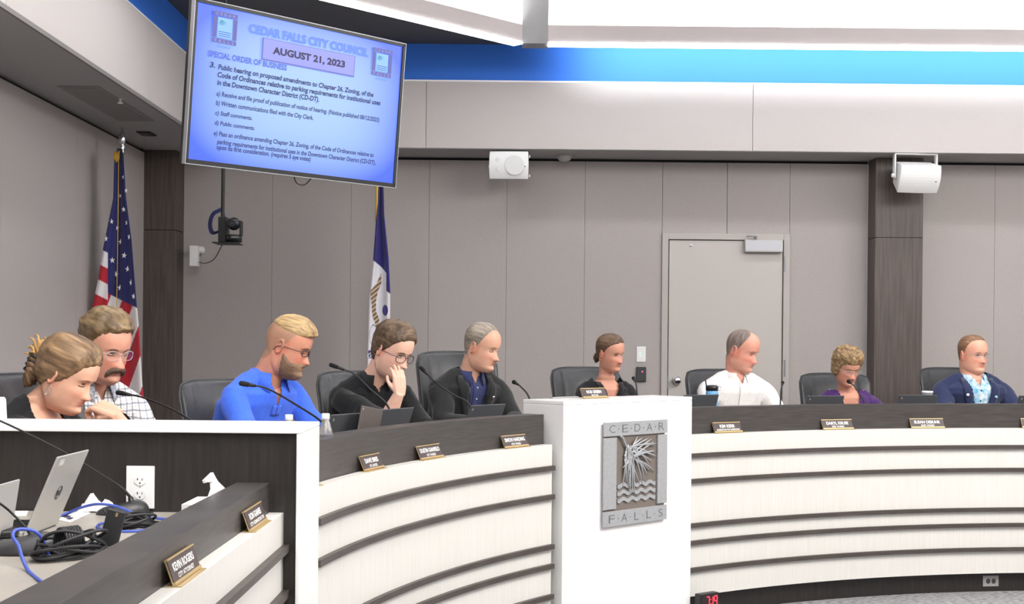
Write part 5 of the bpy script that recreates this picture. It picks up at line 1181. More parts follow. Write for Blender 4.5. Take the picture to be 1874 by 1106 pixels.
# ================================================================ CHAIRS
def make_chair(label, loc, rz):
    t = thing('office_chair', label, 'chair', (0, 0, 0)); V = []; F = []; nu, nv = 28, 18
    def bk(front):
        out = []
        for j in range(nv + 1):
            v = j / nv; hwv = .262 * (.93 + .07 * v) * (1 - max(0, v - .86) ** 2 * 7.5 * .55) ; 
            for i in range(nu + 1):
                u = i / nu * 2 - 1; x = u * hwv; th = .055 * (1 - abs(u) ** 4 * .75) * (1 - max(0, v - .85) * 3.8) * (1 - max(0, .1 - v) * 5)
                cre = .010 * math.exp(-((abs(u) - .62) / .045) ** 2) + .008 * math.exp(-((v - .5) / .03) ** 2) * (abs(u) < .6)
                yb = -.10 * u * u + .05 * math.sin(v * pi * .9) - .16 * v    # wings forward (+y is the sitter's front)
                y = -yb * -1; y = -(.02) - .16 * v + .10 * u * u * 1.0 + (th - cre if front else -.022)
                z = .50 + .64 * v - .022 * u ** 4 * (v > .9)
                out.append((x, y, z))
        return out
    A = bk(True); B = bk(False); V = A + B; n = len(A)
    for j in range(nv):
        for i in range(nu): a = j * (nu + 1) + i; F += [(a, a + 1, a + nu + 2, a + nu + 1), (n + a, n + a + nu + 1, n + a + nu + 2, n + a + 1)]
        a = j * (nu + 1); F.append((a, a + nu + 1, n + a + nu + 1, n + a)); a += nu; F.append((a, n + a, n + a + nu + 1, a + nu + 1))
    for i in range(nu): F.append((i, n + i, n + i + 1, i + 1)); a = nv * (nu + 1) + i; F.append((a, a + 1, n + a + 1, n + a))
    o = mk('backrest', V, F, M_leather, t, smooth=True, local=True); sb = o.modifiers.new('s', 'SUBSURF'); sb.levels = 1; sb.render_levels = 1
    g = G(); P = [V[n + j * (nu + 1)] for j in range(nv + 1)] + [V[n + nv * (nu + 1) + i] for i in range(1, nu + 1)] + [V[n + j * (nu + 1) + nu] for j in range(nv - 1, -1, -1)]
    g.tube([Vector(p) + Vector((0, .010, 0)) for p in P], .007, 6).mk('piping', M_leather, o, local=True, smooth=True)
    G().box((-.25, -.06, .42), (.25, .42, .50)).mk('seat', M_leather, t, local=True, bevel=.03)
    for q in (-1, 1):
        g = G(); g.tube(spline([(q * .27, -.02, .46), (q * .31, 0, .58), (q * .30, .08, .66), (q * .29, .26, .655)], 5), .018, 8); g.box((q * .30 - .03, .04, .66), (q * .30 + .03, .28, .685)); g.mk('armrest', M_black, t, local=True, smooth=False)
    G().tube([(0, .15, .08), (0, .15, .42)], [.03, .025], 12).mk('gas_column', M_blackm, t, local=True)
    for k in range(5):
        a = k / 5 * 2 * pi + .3; G().tube([(0, .15, .09), (.30 * math.cos(a), .15 + .30 * math.sin(a), .065)], [.026, .016], 8).mk('leg', M_black, t, local=True)
        G().tube([(.30 * math.cos(a) - .02, .15 + .30 * math.sin(a), .0275), (.30 * math.cos(a) + .02, .15 + .30 * math.sin(a), .0275)], .0275, 12).mk('caster', M_black, t, local=True)
    t.location = loc; t.rotation_euler = (0, 0, rz); return t
CH = [  # centre px of the back top, py of top, depth, yaw of the sitter's front (0 towards camera, 90 to the right), label
    (30, 687, 5.22, 70, 'black leather chair behind the woman with the claw clip'),
    (395, 697, 6.35, 46, 'black leather chair behind the man in the blue polo'),
    (645, 682, 7.25, 34, 'black leather chair behind the man in the black shirt'),
    (826, 646, 8.05, 24, 'tall black leather chair behind the man in the black jacket'),
    (1062, 674, 8.95, 22, 'black leather chair behind the young woman at the podium'),
    (1310, 678, 9.35, 12, 'black leather chair behind the man in the white shirt'),
    (1520, 685, 9.65, 4, 'black leather chair behind the woman in purple'),
    (1731, 675, 9.88, 8, 'black leather chair behind the man in the navy suit')]
c0 = None
for px, py, Y, yaw, lab in CH:
    p = at(px, py, Y); rz = R_(180 + yaw); fwd = Vector((math.sin(R_(yaw)), -math.cos(R_(yaw)), 0))
    loc = Vector((p.x, p.y, .34)) + fwd * .17; sz = (p.z - .34) / 1.135
    if c0 is None: c0 = make_chair(lab, loc, rz); o = c0; c0['group'] = 'black leather chairs round the dais'
    else: o = dup(c0, loc, rz, lab, 'black leather chairs round the dais')
    o.scale = (1, 1, sz)
# ================================================================ LAPTOPS ON THE DAIS
def make_laptop(label, w=.29, h=.205, lean=18, m=M_grey):
    t = thing('laptop', label, 'laptop', (0, 0, 0)); G().box((-w / 2, .0, 0), (w / 2, .20, .016)).mk('keyboard_base', m, t, local=True, bevel=.003)
    g = G()
    for j in range(5):
        for i in range(13): x = -w / 2 + .02 + i * (w - .04) / 13; y = .04 + j * .019; g.box((x, y, .0162), (x + .016, y + .015, .018))
    g.mk('keys', M_black, t, local=True, kind='stuff')
    M = Matrix.Translation((0, -.002, .014)) @ Matrix.Rotation(R_(lean), 4, 'X')
    lid = G().box((-w / 2, -.008, 0), (w / 2, 0, h), M).mk('lid', m, t, local=True, bevel=.006)
    G().box((-w / 2 + .01, .0002, .012), (w / 2 - .01, .001, h - .01), M).mk('screen', mat('dim_screen', (.02, .02, .03), .2, emit=.25, ecol=(.6, .7, .9)), lid, local=True)
    G().box((-w / 2 + .020, -.0088, h - .034), (-w / 2 + .027, -.008, h - .020), M).mk('badge', M_silver, lid, local=True)
    G().tube([(-w / 2 + .03, 0, .014), (w / 2 - .03, 0, .014)], .006, 8).mk('hinge', M_black, t, local=True)
    return t
ZTOP = 1.12
LP = [(634, 756, 4.97, 'grey laptop before the man in blue polo, half hidden by the tablet', -10), (716, 747, 4.97, 'grey laptop in front of the man in the black shirt', -3),
      (885, 740, 4.97, 'grey laptop in front of the man in the black jacket', -3), (1277, 722, 4.97, 'dark laptop in front of the man in the white shirt beside the podium', 0),
      (1506, 724, 4.97, 'dark laptop in front of the woman in purple', 0), (1676, 722.5, 4.97, 'dark laptop in front of the man in the navy suit', 0), (1898, 724, 4.97, 'dark laptop cut off by the right picture edge', 0)]
l0 = None
for px, py, r, lab, tw in LP:
    p = atr(px, py, r); a = ang_of(p); rz = R_(a - 90 + tw)      # local +y points outwards to the sitter
    loc = pol(r + .035, a, ZTOP + .0005)
    if l0 is None: l0 = make_laptop(lab); l0.location = loc; l0.rotation_euler = (0, 0, rz); l0['group'] = 'laptops on the curved desks'; o = l0
    else: o = dup(l0, loc, rz, lab, 'laptops on the curved desks')
    o.scale = (1, 1, (p.z - ZTOP) / .209)
a0 = at(662, 783, 5.40); a1 = at(690, 779, 5.55); t = thing('tablet', 'brown backed tablet standing between two grey laptops', 'tablet', a0)
q0 = atr(649, 784, 4.90); q1 = atr(679, 780, 4.90); hh = at(675, 741, (q0.y + q1.y) / 2).z
d = (q1 - q0); d.z = 0; L = d.length + .045; d.normalize(); nrm = Vector((d.y, -d.x, 0))
Mt = Matrix(((d.x, nrm.x * -1, 0, q0.x), (d.y, -nrm.y, 0, q0.y), (0, 0, 1, ZTOP + .002), (0, 0, 0, 1))) @ Matrix.Rotation(R_(8), 4, 'Y') @ Matrix.Rotation(R_(6), 4, 'X')
G().box((0, 0, 0), (L, .009, hh - ZTOP), Mt).mk('case', mat('taupe_tablet_case', srgb(92, 84, 80), .45), t, bevel=.003)
G().box((.004, .0092, .006), (L - .004, .010, hh - ZTOP - .006), Mt).mk('screen', M_black, t)
G().box((.004, -.001, hh - ZTOP - .018), (.012, 0, hh - ZTOP - .010), Mt).mk('camera_lens', M_chrome, t)
G().box((L * .2, .01, .0), (L * .8, .07, .01), Mt).mk('stand', M_black, t)
# flat laptop behind the podium plate
t = thing('folder', 'thin grey folder lying on the desk behind the podium', 'folder', pol(5.0, 137, 1.316))
# ================================================================ MICROPHONES
def mic(label, head, mid, basep, hr=.0105, hl=.045, zb=ZTOP, base=True, rn=.0042, extra=None):
    """head, mid, basep: world points of the windscreen tip, a bend and the neck foot"""
    b = Vector(basep); bz = Vector((b.x, b.y, zb)); t = thing('gooseneck_microphone', label, 'microphone', bz)
    P = [Vector(head)] + [Vector(m_) for m_ in mid] + [b]; S = spline(P, 10); d = (S[0] - S[2]).normalized()
    G().tube(S, [rn * (.8 + .6 * i / len(S)) for i in range(len(S))], 8).mk('gooseneck', M_blackm, t, smooth=True)
    G().tube([S[0] - d * .03, S[0] - d * .004, S[0] + d * .002], [rn * 1.5, rn * 1.9, rn * 1.6], 10).mk('collar', M_blackm, t, smooth=True)
    h0 = S[0]; G().tube([h0, h0 + d * hl * .12, h0 + d * hl * .5, h0 + d * hl * .9, h0 + d * hl], [hr * .65, hr * .95, hr, hr * .95, hr * .6], 14).mk('windscreen', M_foam, t, smooth=True)
    if base:
        G().lathe([(.055, 0), (.055, .008), (.045, .022), (.018, .032), (.012, .034)], 24, Matrix.Translation(bz)).mk('base', M_black, t, smooth=True)
        if b.z > zb + .04: G().tube([bz + Vector((0, 0, .03)), b], rn * 1.5, 8).mk('stem', M_blackm, t)
    return t
def footz(p, z=ZTOP + .034): return Vector((p.x, p.y, z))
def mic_r(label, hx, hy, mids, bx, by, r_h=5.28, r_b=5.0, **k):
    Hh = atr(hx, hy, r_h); B = atr(bx, by, r_b); m_ = []
    for (x, y, f) in mids: q = atr(x, y, r_h + (r_b - r_h) * f); m_.append(q)
    B2 = B + (B - m_[-1]) * 1.0; B2.z = max(ZTOP + .034, B.z - .13); Bf = Vector((B.x + (B.x - m_[-1].x) * .5, B.y + (B.y - m_[-1].y) * .5, ZTOP + .036))
    return mic(label, Hh, m_ + [B], Bf, **k)
t1 = mic('black gooseneck microphone pointing at the man with the moustache', at(228, 721, 5.35), [at(262, 728, 5.30), at(312, 748, 5.22), at(350, 770, 5.14)], at(395, 800, 5.10), zb=ZTOP)
mic_r('black gooseneck microphone crossing the blue polo', 456, 704.5, [(490, 712, .3), (540, 740, .6)], 592, 776, r_h=5.1, r_b=4.95)
mic_r('black gooseneck microphone pointing at the man in the black shirt', 619, 673, [(648, 685, .3), (680, 715, .7)], 711, 746, r_h=5.22, r_b=5.0)
mic_r('black gooseneck microphone pointing at the man in the black jacket', 777, 680, [(797, 700, .35), (828, 722, .7)], 859, 741, r_h=5.25, r_b=5.0)
mic_r('short gooseneck microphone left of the podium', 943, 701, [(953, 708, .4)], 969, 730, r_h=5.1, r_b=4.98, hl=.02, hr=.012)
mic_r('short gooseneck microphone right of the woman behind the podium', 1160, 694, [(1164, 703, .4)], 1166, 728, r_h=5.1, r_b=4.98, hl=.018, hr=.011)
mic_r('short gooseneck microphone right of the man in the white shirt', 1432, 702, [(1429, 716, .5)], 1428, 740, r_h=5.1, r_b=4.98, hl=.016, hr=.011)
mic_r('gooseneck microphone in front of the mouth of the woman in purple', 1555, 700, [(1564, 708, .35), (1573, 722, .7)], 1582, 738, r_h=5.22, r_b=4.98, hl=.028, hr=.014)
# ================================================================ BOTTLES, CUP, SMALL THINGS
def bottle(label, p, ht=.205, r=.031):
    t = thing('water_bottle', label, 'bottle', p); M = Matrix.Translation(p)
    G().lathe([(r * .8, 0), (r, .008), (r, .05), (r * .93, .06), (r, .07), (r, .13), (r * .8, .155), (r * .45, ht - .025), (r * .42, ht - .02)], 20, M).mk('body', M_clear, t, smooth=True)
    G().lathe([(r * .9, .004), (r * .93, .01), (r * .93, .12), (r * .3, .125)], 20, M).mk('water', mat('water', (.95, .98, 1), .05, trans=.95), t, smooth=True)
    G().lathe([(r * 1.015, .07), (r * 1.015, .125)], 20, M).mk('label_band', mat('bottle_label', srgb(220, 222, 230), .5), t, smooth=True)
    G().lathe([(r * .50, ht - .024), (r * .52, ht - .018), (r * .52, ht - .002), (r * .46, ht)], 16, M).mk('cap', M_wpl, t, smooth=True); return t
p = at(529, 759, 5.30); bottle('clear water bottle with white cap behind the end divider', Vector((p.x, p.y, ZTOP)), p.z - ZTOP)
p = at(596, 757, 5.20); bottle('clear water bottle beside the half hidden grey laptop', Vector((p.x, p.y, ZTOP)), p.z - ZTOP)
p = atr(1303, 706, 5.10); t = thing('water_tumbler', 'blue drink bottle with a black flip lid behind the dark laptop', 'bottle', (p.x, p.y, ZTOP)); M = Matrix.Translation((p.x, p.y, ZTOP)); hz = p.z - ZTOP
G().lathe([(.036, 0), (.04, .01), (.04, hz - .045), (.036, hz - .03)], 24, M).mk('body', mat('sky_blue_plastic', srgb(104, 170, 220), .3), t, smooth=True)
G().lathe([(.040, hz - .032), (.041, hz - .005), (.03, hz + .002), (.012, hz + .004)], 24, M).mk('lid', M_black, t, smooth=True)
G().tube([M @ Vector((-.035, 0, hz - .01)), M @ Vector((-.042, 0, hz + .035))], .004, 6).mk('straw_lever', M_black, t)
g = G(); g.tube([M @ Vector((.045 + .014 * math.cos(a), -.01, hz - .014 + .014 * math.sin(a))) for a in np.linspace(0, 2 * pi, 17)[:-1]], .005, 6, closed=True).mk('carry_loop', M_wpl, t, smooth=True)
p = atr(1697, 716, 5.12); t = thing('paper_cup', 'white paper cup behind the laptop of the man in navy', 'cup', (p.x, p.y, ZTOP)); M = Matrix.Translation((p.x, p.y, ZTOP)); hz = p.z - ZTOP
G().lathe([(.026, 0), (.036, hz - .006), (.038, hz - .006), (.038, hz), (.033, hz), (.025, .01)], 24, M).mk('cup', M_paper, t, smooth=True)
G().lathe([(.038, hz - .012), (.039, hz - .008), (.038, hz - .004)], 24, M).mk('rim', M_paper, t, smooth=True)
# ================================================================ NAMEPLATES
FOLD = None
def plate(label, loc, rz, l1, l2, w=.235, h=.062, lean=24, s2=.62):
    """brass holder, brown plate, white engraving; local -y is the reading side"""
    t = thing('nameplate', label, 'nameplate', (0, 0, 0), group='nameplates along the desks')
    M = Matrix.Rotation(R_(-lean), 4, 'X')
    g = G(); g.box((-w / 2, -.004, .002), (w / 2, -.001, h), M); g.box((-w / 2, -.020, 0), (w / 2, .018, .0025)); g.box((-w / 2, -.009, h), (w / 2, .0, h + .004), M); g.box((-w / 2, -.009, .001), (w / 2, -.004, .009), M)
    g.mk('holder', M_brass, t, local=True)
    G().box((-w / 2 + .002, -.0065, .009), (w / 2 - .002, -.0042, h - .001), M).mk('plate', M_plate, t, local=True)
    T = M @ Matrix.Translation((0, -.0067, 0)) @ Matrix.Rotation(pi / 2, 4, 'X')
    wf = min(.86, .058 * len(l1) + .08)
    text(l1, 'engraving', M_ink, t, T @ Matrix.Translation((0, h * .50, 0)), w=w * wf, h=h * .33, bold=.03, local=True)
    text(l2, 'engraving', M_ink, t, T @ Matrix.Translation((0, h * .20, 0)), w=w * min(.84, .04 * len(l2) + .08), h=h * .19, bold=.02, local=True)
    t.location = loc; t.rotation_euler = (0, 0, rz); return t
def plate_r(px, py, l1, l2, label, r=4.692, z=1.0885, **k):
    p = atr(px, py, r); a = ang_of(p); return plate(label, pol(r, a, z), R_(a - 90), l1, l2, **k)
plate_r(684, 858, 'DAVE SIRES', 'AT-LARGE', 'brown and brass nameplate nearest the end divider on the left curved desk', w=.2)
plate_r(790, 838, 'DUSTIN GANFIELD', '1ST WARD', 'brown nameplate second from the divider on the left curved desk', w=.215)
plate_r(945, 818, 'SIMON HARDING', '4TH WARD', 'brown nameplate nearest the podium on the left curved desk', w=.215)
plate_r(1333, 792, 'KIM KERR', 'ADMINISTRATIVE SUPERVISOR', 'brown nameplate nearest the podium on the right curved desk', w=.225)
plate_r(1534, 787, 'DARYL KRUSE', '3RD WARD', 'brown nameplate in front of the woman in purple', w=.235)
plate_r(1698, 784, 'SUSAN DEBUHR', '2ND WARD', 'brown nameplate in front of the man in the navy suit', w=.245)
plate_r(1903, 784, 'AT-LARGE', 'WARD', 'brown nameplate cut off by the right picture edge', w=.245)
pz = atr(566, 898, 4.692); a = 171.4; plate('brown nameplate mostly hidden behind the white end divider', pol(4.692, 170.75, 1.0885), R_(170.75 - 90), 'WARD', 'COUNCIL', w=.10)
p = MPo @ Vector((onpod(1125, 728).x + .03, .17, zp)); plate('brown nameplate standing on top of the white podium', p + Vector((0, 0, .0005)), R_(PA - 90), 'ROB GREEN', 'MAYOR', w=.205, h=.055, s2=.5)
for px0, py0, px1, py1, l1, l2, lab in ((303, 1076, 371, 1042, 'KEVIN ROGERS', 'CITY ATTORNEY', 'large brown nameplate at the bottom on the front staff desk'), (448, 978, 486, 952, 'RON GAINES', 'CITY ADMINISTRATOR', 'brown nameplate on the staff desk nearest the end divider')):
    A_ = zpt(px0 + 14, py0, ZL); B_ = zpt(px1, py1, ZL); c = (A_ + B_) / 2; L = abs(B_.y - A_.y)
    plate(lab, (XE - .022, c.y, ZL + .0005), R_(90), l1, l2, w=max(.2, min(.26, L)), h=.060, lean=20)
# ================================================================ OUTLETS AND CLOCK
def outlet(t, M, w=.079, h=.124, two=True, m=M_wpl, horiz=False):
    G().box((-w / 2, -.006, -h / 2), (w / 2, 0, h / 2), M).mk('cover_plate', m, t, bevel=.002)
    for z in (-.0195, .0195):
        rm = m if m is M_wpl else M_dot; Mo = M @ Matrix.Translation((0, -.0065, z)); f = G().lathe([(.0172, -.001), (.0172, .0015), (.016, .002)], 24, Mo @ Matrix.Rotation(pi / 2, 4, 'X') @ Matrix.Scale(.85, 4, (0, 1, 0))).mk('receptacle', rm, t)
        g = G(); g.box((-.0075, -.0026, .0), (-.006, -.0020, .007), Mo); g.box((-.0095, -.0026, .003), (-.0045, -.0020, .0042), Mo); g.box((.0055, -.0026, -.0), (.007, -.0020, .006), Mo); g.lathe([(.0024, 0), (.002, .0006)], 10, Mo @ Matrix.Translation((0, -.002, -.0075)) @ Matrix.Rotation(pi / 2, 4, 'X')); g.mk('slots', M_black, f)
    G().lathe([(.0028, 0), (.002, .001)], 10, M @ Matrix.Translation((0, -.006, 0)) @ Matrix.Rotation(pi / 2, 4, 'X')).mk('screw', M_silver, t)
yp = yd0 + .028; p = at(257.5, 892, yp); t = thing('wall_outlet', 'white double power outlet on the dark divider panel', 'outlet', p); w_ = at(283, 892, yp).x - at(231.5, 892, yp).x; h_ = at(257, 853, yp).z - at(257, 931, yp).z
outlet(t, Matrix.Translation((p.x, yp, max(p.z, 1.05 + h_ / 2 + .001))) @ Matrix.Scale(w_ / .079, 4), .079, h_ / w_ * .079)
p = atr(1812.5, 1064.5, 4.725); a = ang_of(p); t = thing('floor_outlet', 'grey double outlet in the kick board of the right desk', 'outlet', p)
outlet(t, Matrix.Translation(pol(4.7248, a, .069)) @ Matrix.Rotation(R_(a - 90), 4, 'Z') @ Matrix.Rotation(pi / 2, 4, 'Y'), .072, .112, m=mat('grey_outlet', srgb(150, 148, 146), .5))
p = atr(1297, 1096, 4.55); a = ang_of(p); loc = pol(4.56, a, 0); Mc = Matrix.Translation(loc) @ Matrix.Rotation(R_(a - 90), 4, 'Z')
t = thing('timer_clock', 'black timer clock with red digits on the carpet beside the podium', 'clock', loc)
zt2 = atr(1299, 1087.5, 4.53).z
G().box((-.075, -.02, 0), (.075, .03, zt2), Mc).mk('case', M_black, t, bevel=.004)
G().box((-.071, -.022, .006), (.071, -.0205, zt2 - .006), Mc).mk('face', mat('dark_clock_face', (.02, .012, .014), .15), t)
SEG = {'7': 'abc', '1': 'bc', '9': 'abcdfg'}; sg = {'a': ((0, 2), (1, 2)), 'b': ((1, 1), (1, 2)), 'c': ((1, 0), (1, 1)), 'd': ((0, 0), (1, 0)), 'e': ((0, 0), (0, 1)), 'f': ((0, 1), (0, 2)), 'g': ((0, 1), (1, 1))}
dw, dh = .022, .030
for x, ch in ((-.030, '7'), (.000, '1'), (.034, '9')):
    g = G()
    for k in SEG[ch]:
        (x0, z0), (x1, z1) = sg[k]; A_ = Vector((x + x0 * dw, -.0228, zt2 - .078 + z0 * dh)); B_ = Vector((x + x1 * dw, -.0228, zt2 - .078 + z1 * dh)); dd = (B_ - A_).normalized(); g.tube([Mc @ (A_ + dd * .002), Mc @ (B_ - dd * .002)], .0026, 6)
    g.mk('digit', M_red, t)
g = G(); g.box((.003, -.024, zt2 - .038), (.007, -.0225, zt2 - .034), Mc); g.box((.003, -.024, zt2 - .062), (.007, -.0225, zt2 - .058), Mc); g.mk('colon', M_red, t)
# ================================================================ THINGS ON THE STAFF DESK
ZW = 1.05
def wt(px, py, z=ZW): return zpt(px, py, z)
def sil_laptop(label, corners, base_len=.22, logo=True):
    """open silver laptop; corners: near foot, far foot, far top, near top of the lid"""
    nf, ff, ft, nt_ = [Vector(c) for c in corners]; t = thing('laptop', label, 'laptop', (nf + ff) / 2)
    e1 = (ff - nf); W = e1.length; e1.normalize(); up = ((ft - ff) + (nt_ - nf)) / 2; Hh = up.length; up = (up - e1 * up.dot(e1)).normalized(); n = e1.cross(up).normalized()
    if n.x < 0: n = -n
    M = Matrix(((e1.x, n.x, up.x, nf.x), (e1.y, n.y, up.y, nf.y), (e1.z, n.z, up.z, nf.z), (0, 0, 0, 1)))
    lid = G().box((0, -.003, .004), (W, .003, Hh), M).mk('lid', M_silver, t, bevel=.0028)
    G().box((.006, -.0042, .014), (W - .006, -.0032, Hh - .006), M).mk('screen', mat('dim_screen', (.02, .02, .03), .2), lid)
    bd = Vector((-1, 0, 0)); e2 = Vector((e1.x, e1.y, 0)).normalized(); bd = Vector((-e2.y, e2.x, 0)); 
    Mb_ = Matrix(((e2.x, bd.x, 0, nf.x), (e2.y, bd.y, 0, nf.y), (0, 0, 1, ZW + .001), (0, 0, 0, 1)))
    G().box((0, .002, 0), (W, base_len, .015), Mb_).mk('keyboard_base', M_silver, t, bevel=.003)
    g = G()
    for j in range(6):
        for i in range(14): x = .016 + i * (W - .032) / 14; y = .018 + j * .0175; g.box((x, y, .0152), (x + (W - .032) / 14 - .003, y + .0145, .0172), Mb_)
    g.mk('keys', M_black, t, kind='stuff')
    G().tube([M @ Vector((.02, 0, .0)), M @ Vector((W - .02, 0, .0))], .006, 8).mk('hinge', M_dot, t)
    if logo:
        Ml = M @ Matrix.Translation((W * .52, .0034, Hh * .50)) @ Matrix(((-1, 0, 0, 0), (0, 0, 1, 0), (0, 1, 0, 0), (0, 0, 0, 1)))
        g = G(); g.tube([Ml @ Vector((.021 * math.cos(a), .021 * math.sin(a), 0)) for a in np.linspace(0, 2 * pi, 33)[:-1]], .0012, 6, closed=True)
        for x, y0, y1 in ((-.011, -.010, .019), (-.003, -.010, .004), (.004, -.019, .008), (.012, -.008, .007)): g.tube([Ml @ Vector((x - .002, y0, 0)), Ml @ Vector((x + .003, y1, 0))], .0014, 6)
        g.tube([Ml @ Vector((-.008, .008, 0)), Ml @ Vector((-.002, .004, 0))], .0014, 6); g.tube([Ml @ Vector((.007, .008, 0)), Ml @ Vector((.013, .007, 0))], .0014, 6); g.mk('logo', M_dot, lid)
        G().box((W * .12, .0031, Hh - .030), (W * .26, .0036, Hh - .012), M).mk('asset_sticker', mat('grey_sticker', srgb(200, 200, 202), .5), lid)
    return t
nf = wt(42, 985); ff = wt(103, 961.5); sil_laptop('open silver laptop seen from the back beside the desk edge', (nf, ff, at(168.5, 821, ff.y + .0), at(98.7, 839, nf.y)))
nf2 = wt(-26, 1032); ff2 = Vector((nf2.x + .0, nf2.y + .27, ZW)); ft2 = at(35, 878, ff2.y)
nf2 = wt(-60, 1020); ff2 = Vector((nf2.x, nf2.y + .29, ZW)); ft2 = at(35.5, 877, ff2.y); sil_laptop('silver laptop cut off by the left picture edge', (nf2, ff2, ft2, ft2 + (nf2 - ff2)), logo=False)
# microphone bases with long necks
def deskmic(label, foot, pts, size, rot):
    t = thing('desk_microphone', label, 'microphone', foot); M = Matrix.Translation(foot) @ Matrix.Rotation(R_(rot), 4, 'Z')
    V = []; F = []; nu, nv = 28, 8
    for j in range(nv + 1):
        k = j / nv; s_ = math.cos(k * pi / 2 * .97) ** .55; z = .042 * size * math.sin(k * pi / 2)
        for i in range(nu): a = 2 * pi * i / nu; V.append(M @ Vector((.098 * size * math.cos(a) * s_ + .012 * k, .062 * size * math.sin(a) * s_, .001 + z * (1 + .25 * math.cos(a)) + .0)))
    for j in range(nv):
        for i in range(nu): F.append((j * nu + i, j * nu + (i + 1) % nu, (j + 1) * nu + (i + 1) % nu, (j + 1) * nu + i))
    F += [tuple(range(nu))[::-1], tuple(nv * nu + i for i in range(nu))]
    mk('base', V, F, mat('charcoal_mic_base', srgb(52, 52, 54), .4), t, smooth=True)
    G().box((-.075 * size, -.02 * size, .020 * size), (-.050 * size, .02 * size, .034 * size), M @ Matrix.Rotation(R_(-18), 4, 'Y')).mk('talk_button', mat('mic_button', srgb(88, 88, 92), .35), t, bevel=.003)
    S = spline(pts, 12); m_ = len(S); G().tube(S, [.0052 if i < m_ * .2 else .0034 for i in range(m_)], 8).mk('gooseneck', M_blackm, t, smooth=True)
    G().tube([pts[0] + Vector((0, 0, -.022)), pts[0] + (pts[1] - pts[0]).normalized() * .012], [.012, .008], 12).mk('neck_socket', M_black, t, smooth=True)
    d = (S[-1] - S[-3]).normalized(); G().tube([S[-1], S[-1] + d * .05], [.010, .0095], 12).mk('windscreen', M_foam, t, smooth=True); return t
f = wt(224, 941); yy = f.y
deskmic('black microphone base with a long thin neck by the white outlet', f, [at(243, 915, yy), at(222, 893, yy - .01), at(197, 876, yy - .02), at(121, 830, yy - .08), at(23, 781, yy - .16), at(-60, 745, yy - .22)], .86, 12)
f = wt(44, 1012); yy = f.y
deskmic('black microphone base in the left corner under the looped blue cable', f, [at(60, 985, yy), at(48, 967, yy), at(22, 940, yy), at(0, 922, yy - .02), at(-60, 880, yy - .05)], 1.06, 8)
f = wt(8, 1000, ZW); t = thing('round_puck', 'black round puck at the left picture edge before the keyboard', 'speaker puck', f)
M = Matrix.Translation(at(2, 1003, f.y + .06)); M = Matrix.Translation((at(2, 1003, f.y + .06).x, f.y + .06, ZW + .001))
G().lathe([(.045, 0), (.048, .004), (.048, .013), (.045, .016)], 28, M).mk('foot', M_black, t, smooth=True); G().lathe([(.044, .017), (.047, .021), (.047, .034), (.043, .038)], 28, M).mk('cap', M_black, t, smooth=True)
# blue cables
def cable(name, label, pts, r, m, n=10): return tag(G().tube(spline(pts, n), r, 8).mk(name, m, smooth=True), label, 'cable')
def W2(px, py, dz=0):          # on or above the worktop: place by foot height
    p = zpt(px, py, ZW + .004 + dz); return p
y1 = wt(60, 1030).y
cable('blue_cable', 'blue network cable looping over the left microphone base', [at(91, 1022, y1 + .05), at(83, 998, y1 + .04), at(68, 976, y1 + .02), at(45, 969, y1), at(27, 972, y1 - .02), at(24, 984, y1 - .04), at(34, 1000, y1 - .06), at(40, 1020, y1 - .08), W2(52, 1045), W2(74, 1064)], .0046, M_bcable)
y2 = wt(200, 950).y
cable('blue_cable', 'blue network cable arching from the papers to the desk edge', [W2(112, 944), W2(128, 938, .01), at(150, 929, y2 + .02), at(180, 923, y2 - .02), at(215, 928, y2 - .04), W2(262, 947, .02), W2(285, 949, .01), W2(306, 951)], .0044, M_bcable)
cable('blue_cable', 'blue network cable curled under the far black cable coil', [W2(280, 960), W2(262, 971), W2(222, 973), W2(192, 970), W2(178, 966), W2(184, 959), W2(206, 956), W2(240, 948, .01), W2(276, 952), W2(284, 962)], .0042, M_bcable)
cable('blue_cable', 'short blue cable end rising from the near black coil', [W2(101, 1010), at(104, 996, wt(104, 1010).y), at(112, 986, wt(104, 1010).y), at(124, 988, wt(104, 1010).y), at(134, 996, wt(104, 1010).y)], .0044, M_bcable)
def coil(label, cx, cy, rx, ry, n, seed, hgt=.035, tie=True, rot=0):
    rnd = random.Random(seed); c = zpt(cx, cy, ZW); t = thing('cable_coil', label, 'cable', c); g = G(); pts = []
    N = n * 12
    for i in range(N + 1):
        a = i / 12 * 2 * pi; w_ = .82 + .30 * math.sin(i * .37 + seed) * .5 + .12 * rnd.random(); k = i / N
        x = rx * w_ * math.cos(a); y = ry * w_ * math.sin(a); xr = x * math.cos(rot) - y * math.sin(rot); yr = x * math.sin(rot) + y * math.cos(rot)
        pts.append(c + Vector((xr, yr, .006 + hgt * (.15 + .85 * k) * (.55 + .45 * math.sin(a * 1.0 + i * .11)))))
    g.tube(spline(pts, 3), .0046, 6); g.mk('loops', mat('black_rubber_cable', srgb(34, 34, 36), .5), t, smooth=True)
    if tie:
        g = G()
        for k in range(7):
            q = c + Vector(((k - 3) * .0078 * math.cos(rot), (k - 3) * .0078 * math.sin(rot), .024)); ring = [q + Vector((-math.sin(rot), math.cos(rot), 0)) * (ry * .50 * math.cos(a)) + Vector((0, 0, .016 + .040 * math.sin(a))) for a in np.linspace(0, 2 * pi, 17)[:-1]]
            g.tube(ring, .0042, 6, closed=True)
        g.mk('wrap', mat('black_rubber_cable', srgb(34, 34, 36), .5), t, smooth=True)
    g = G(); g.tube(spline([pts[-1], pts[-1] + Vector((.04, .03, -.01)), c + Vector((rx + .06, ry * .2, .006))], 6), .0036, 6).mk('loose_end', mat('black_rubber_cable', srgb(34, 34, 36), .5), t, smooth=True); return t
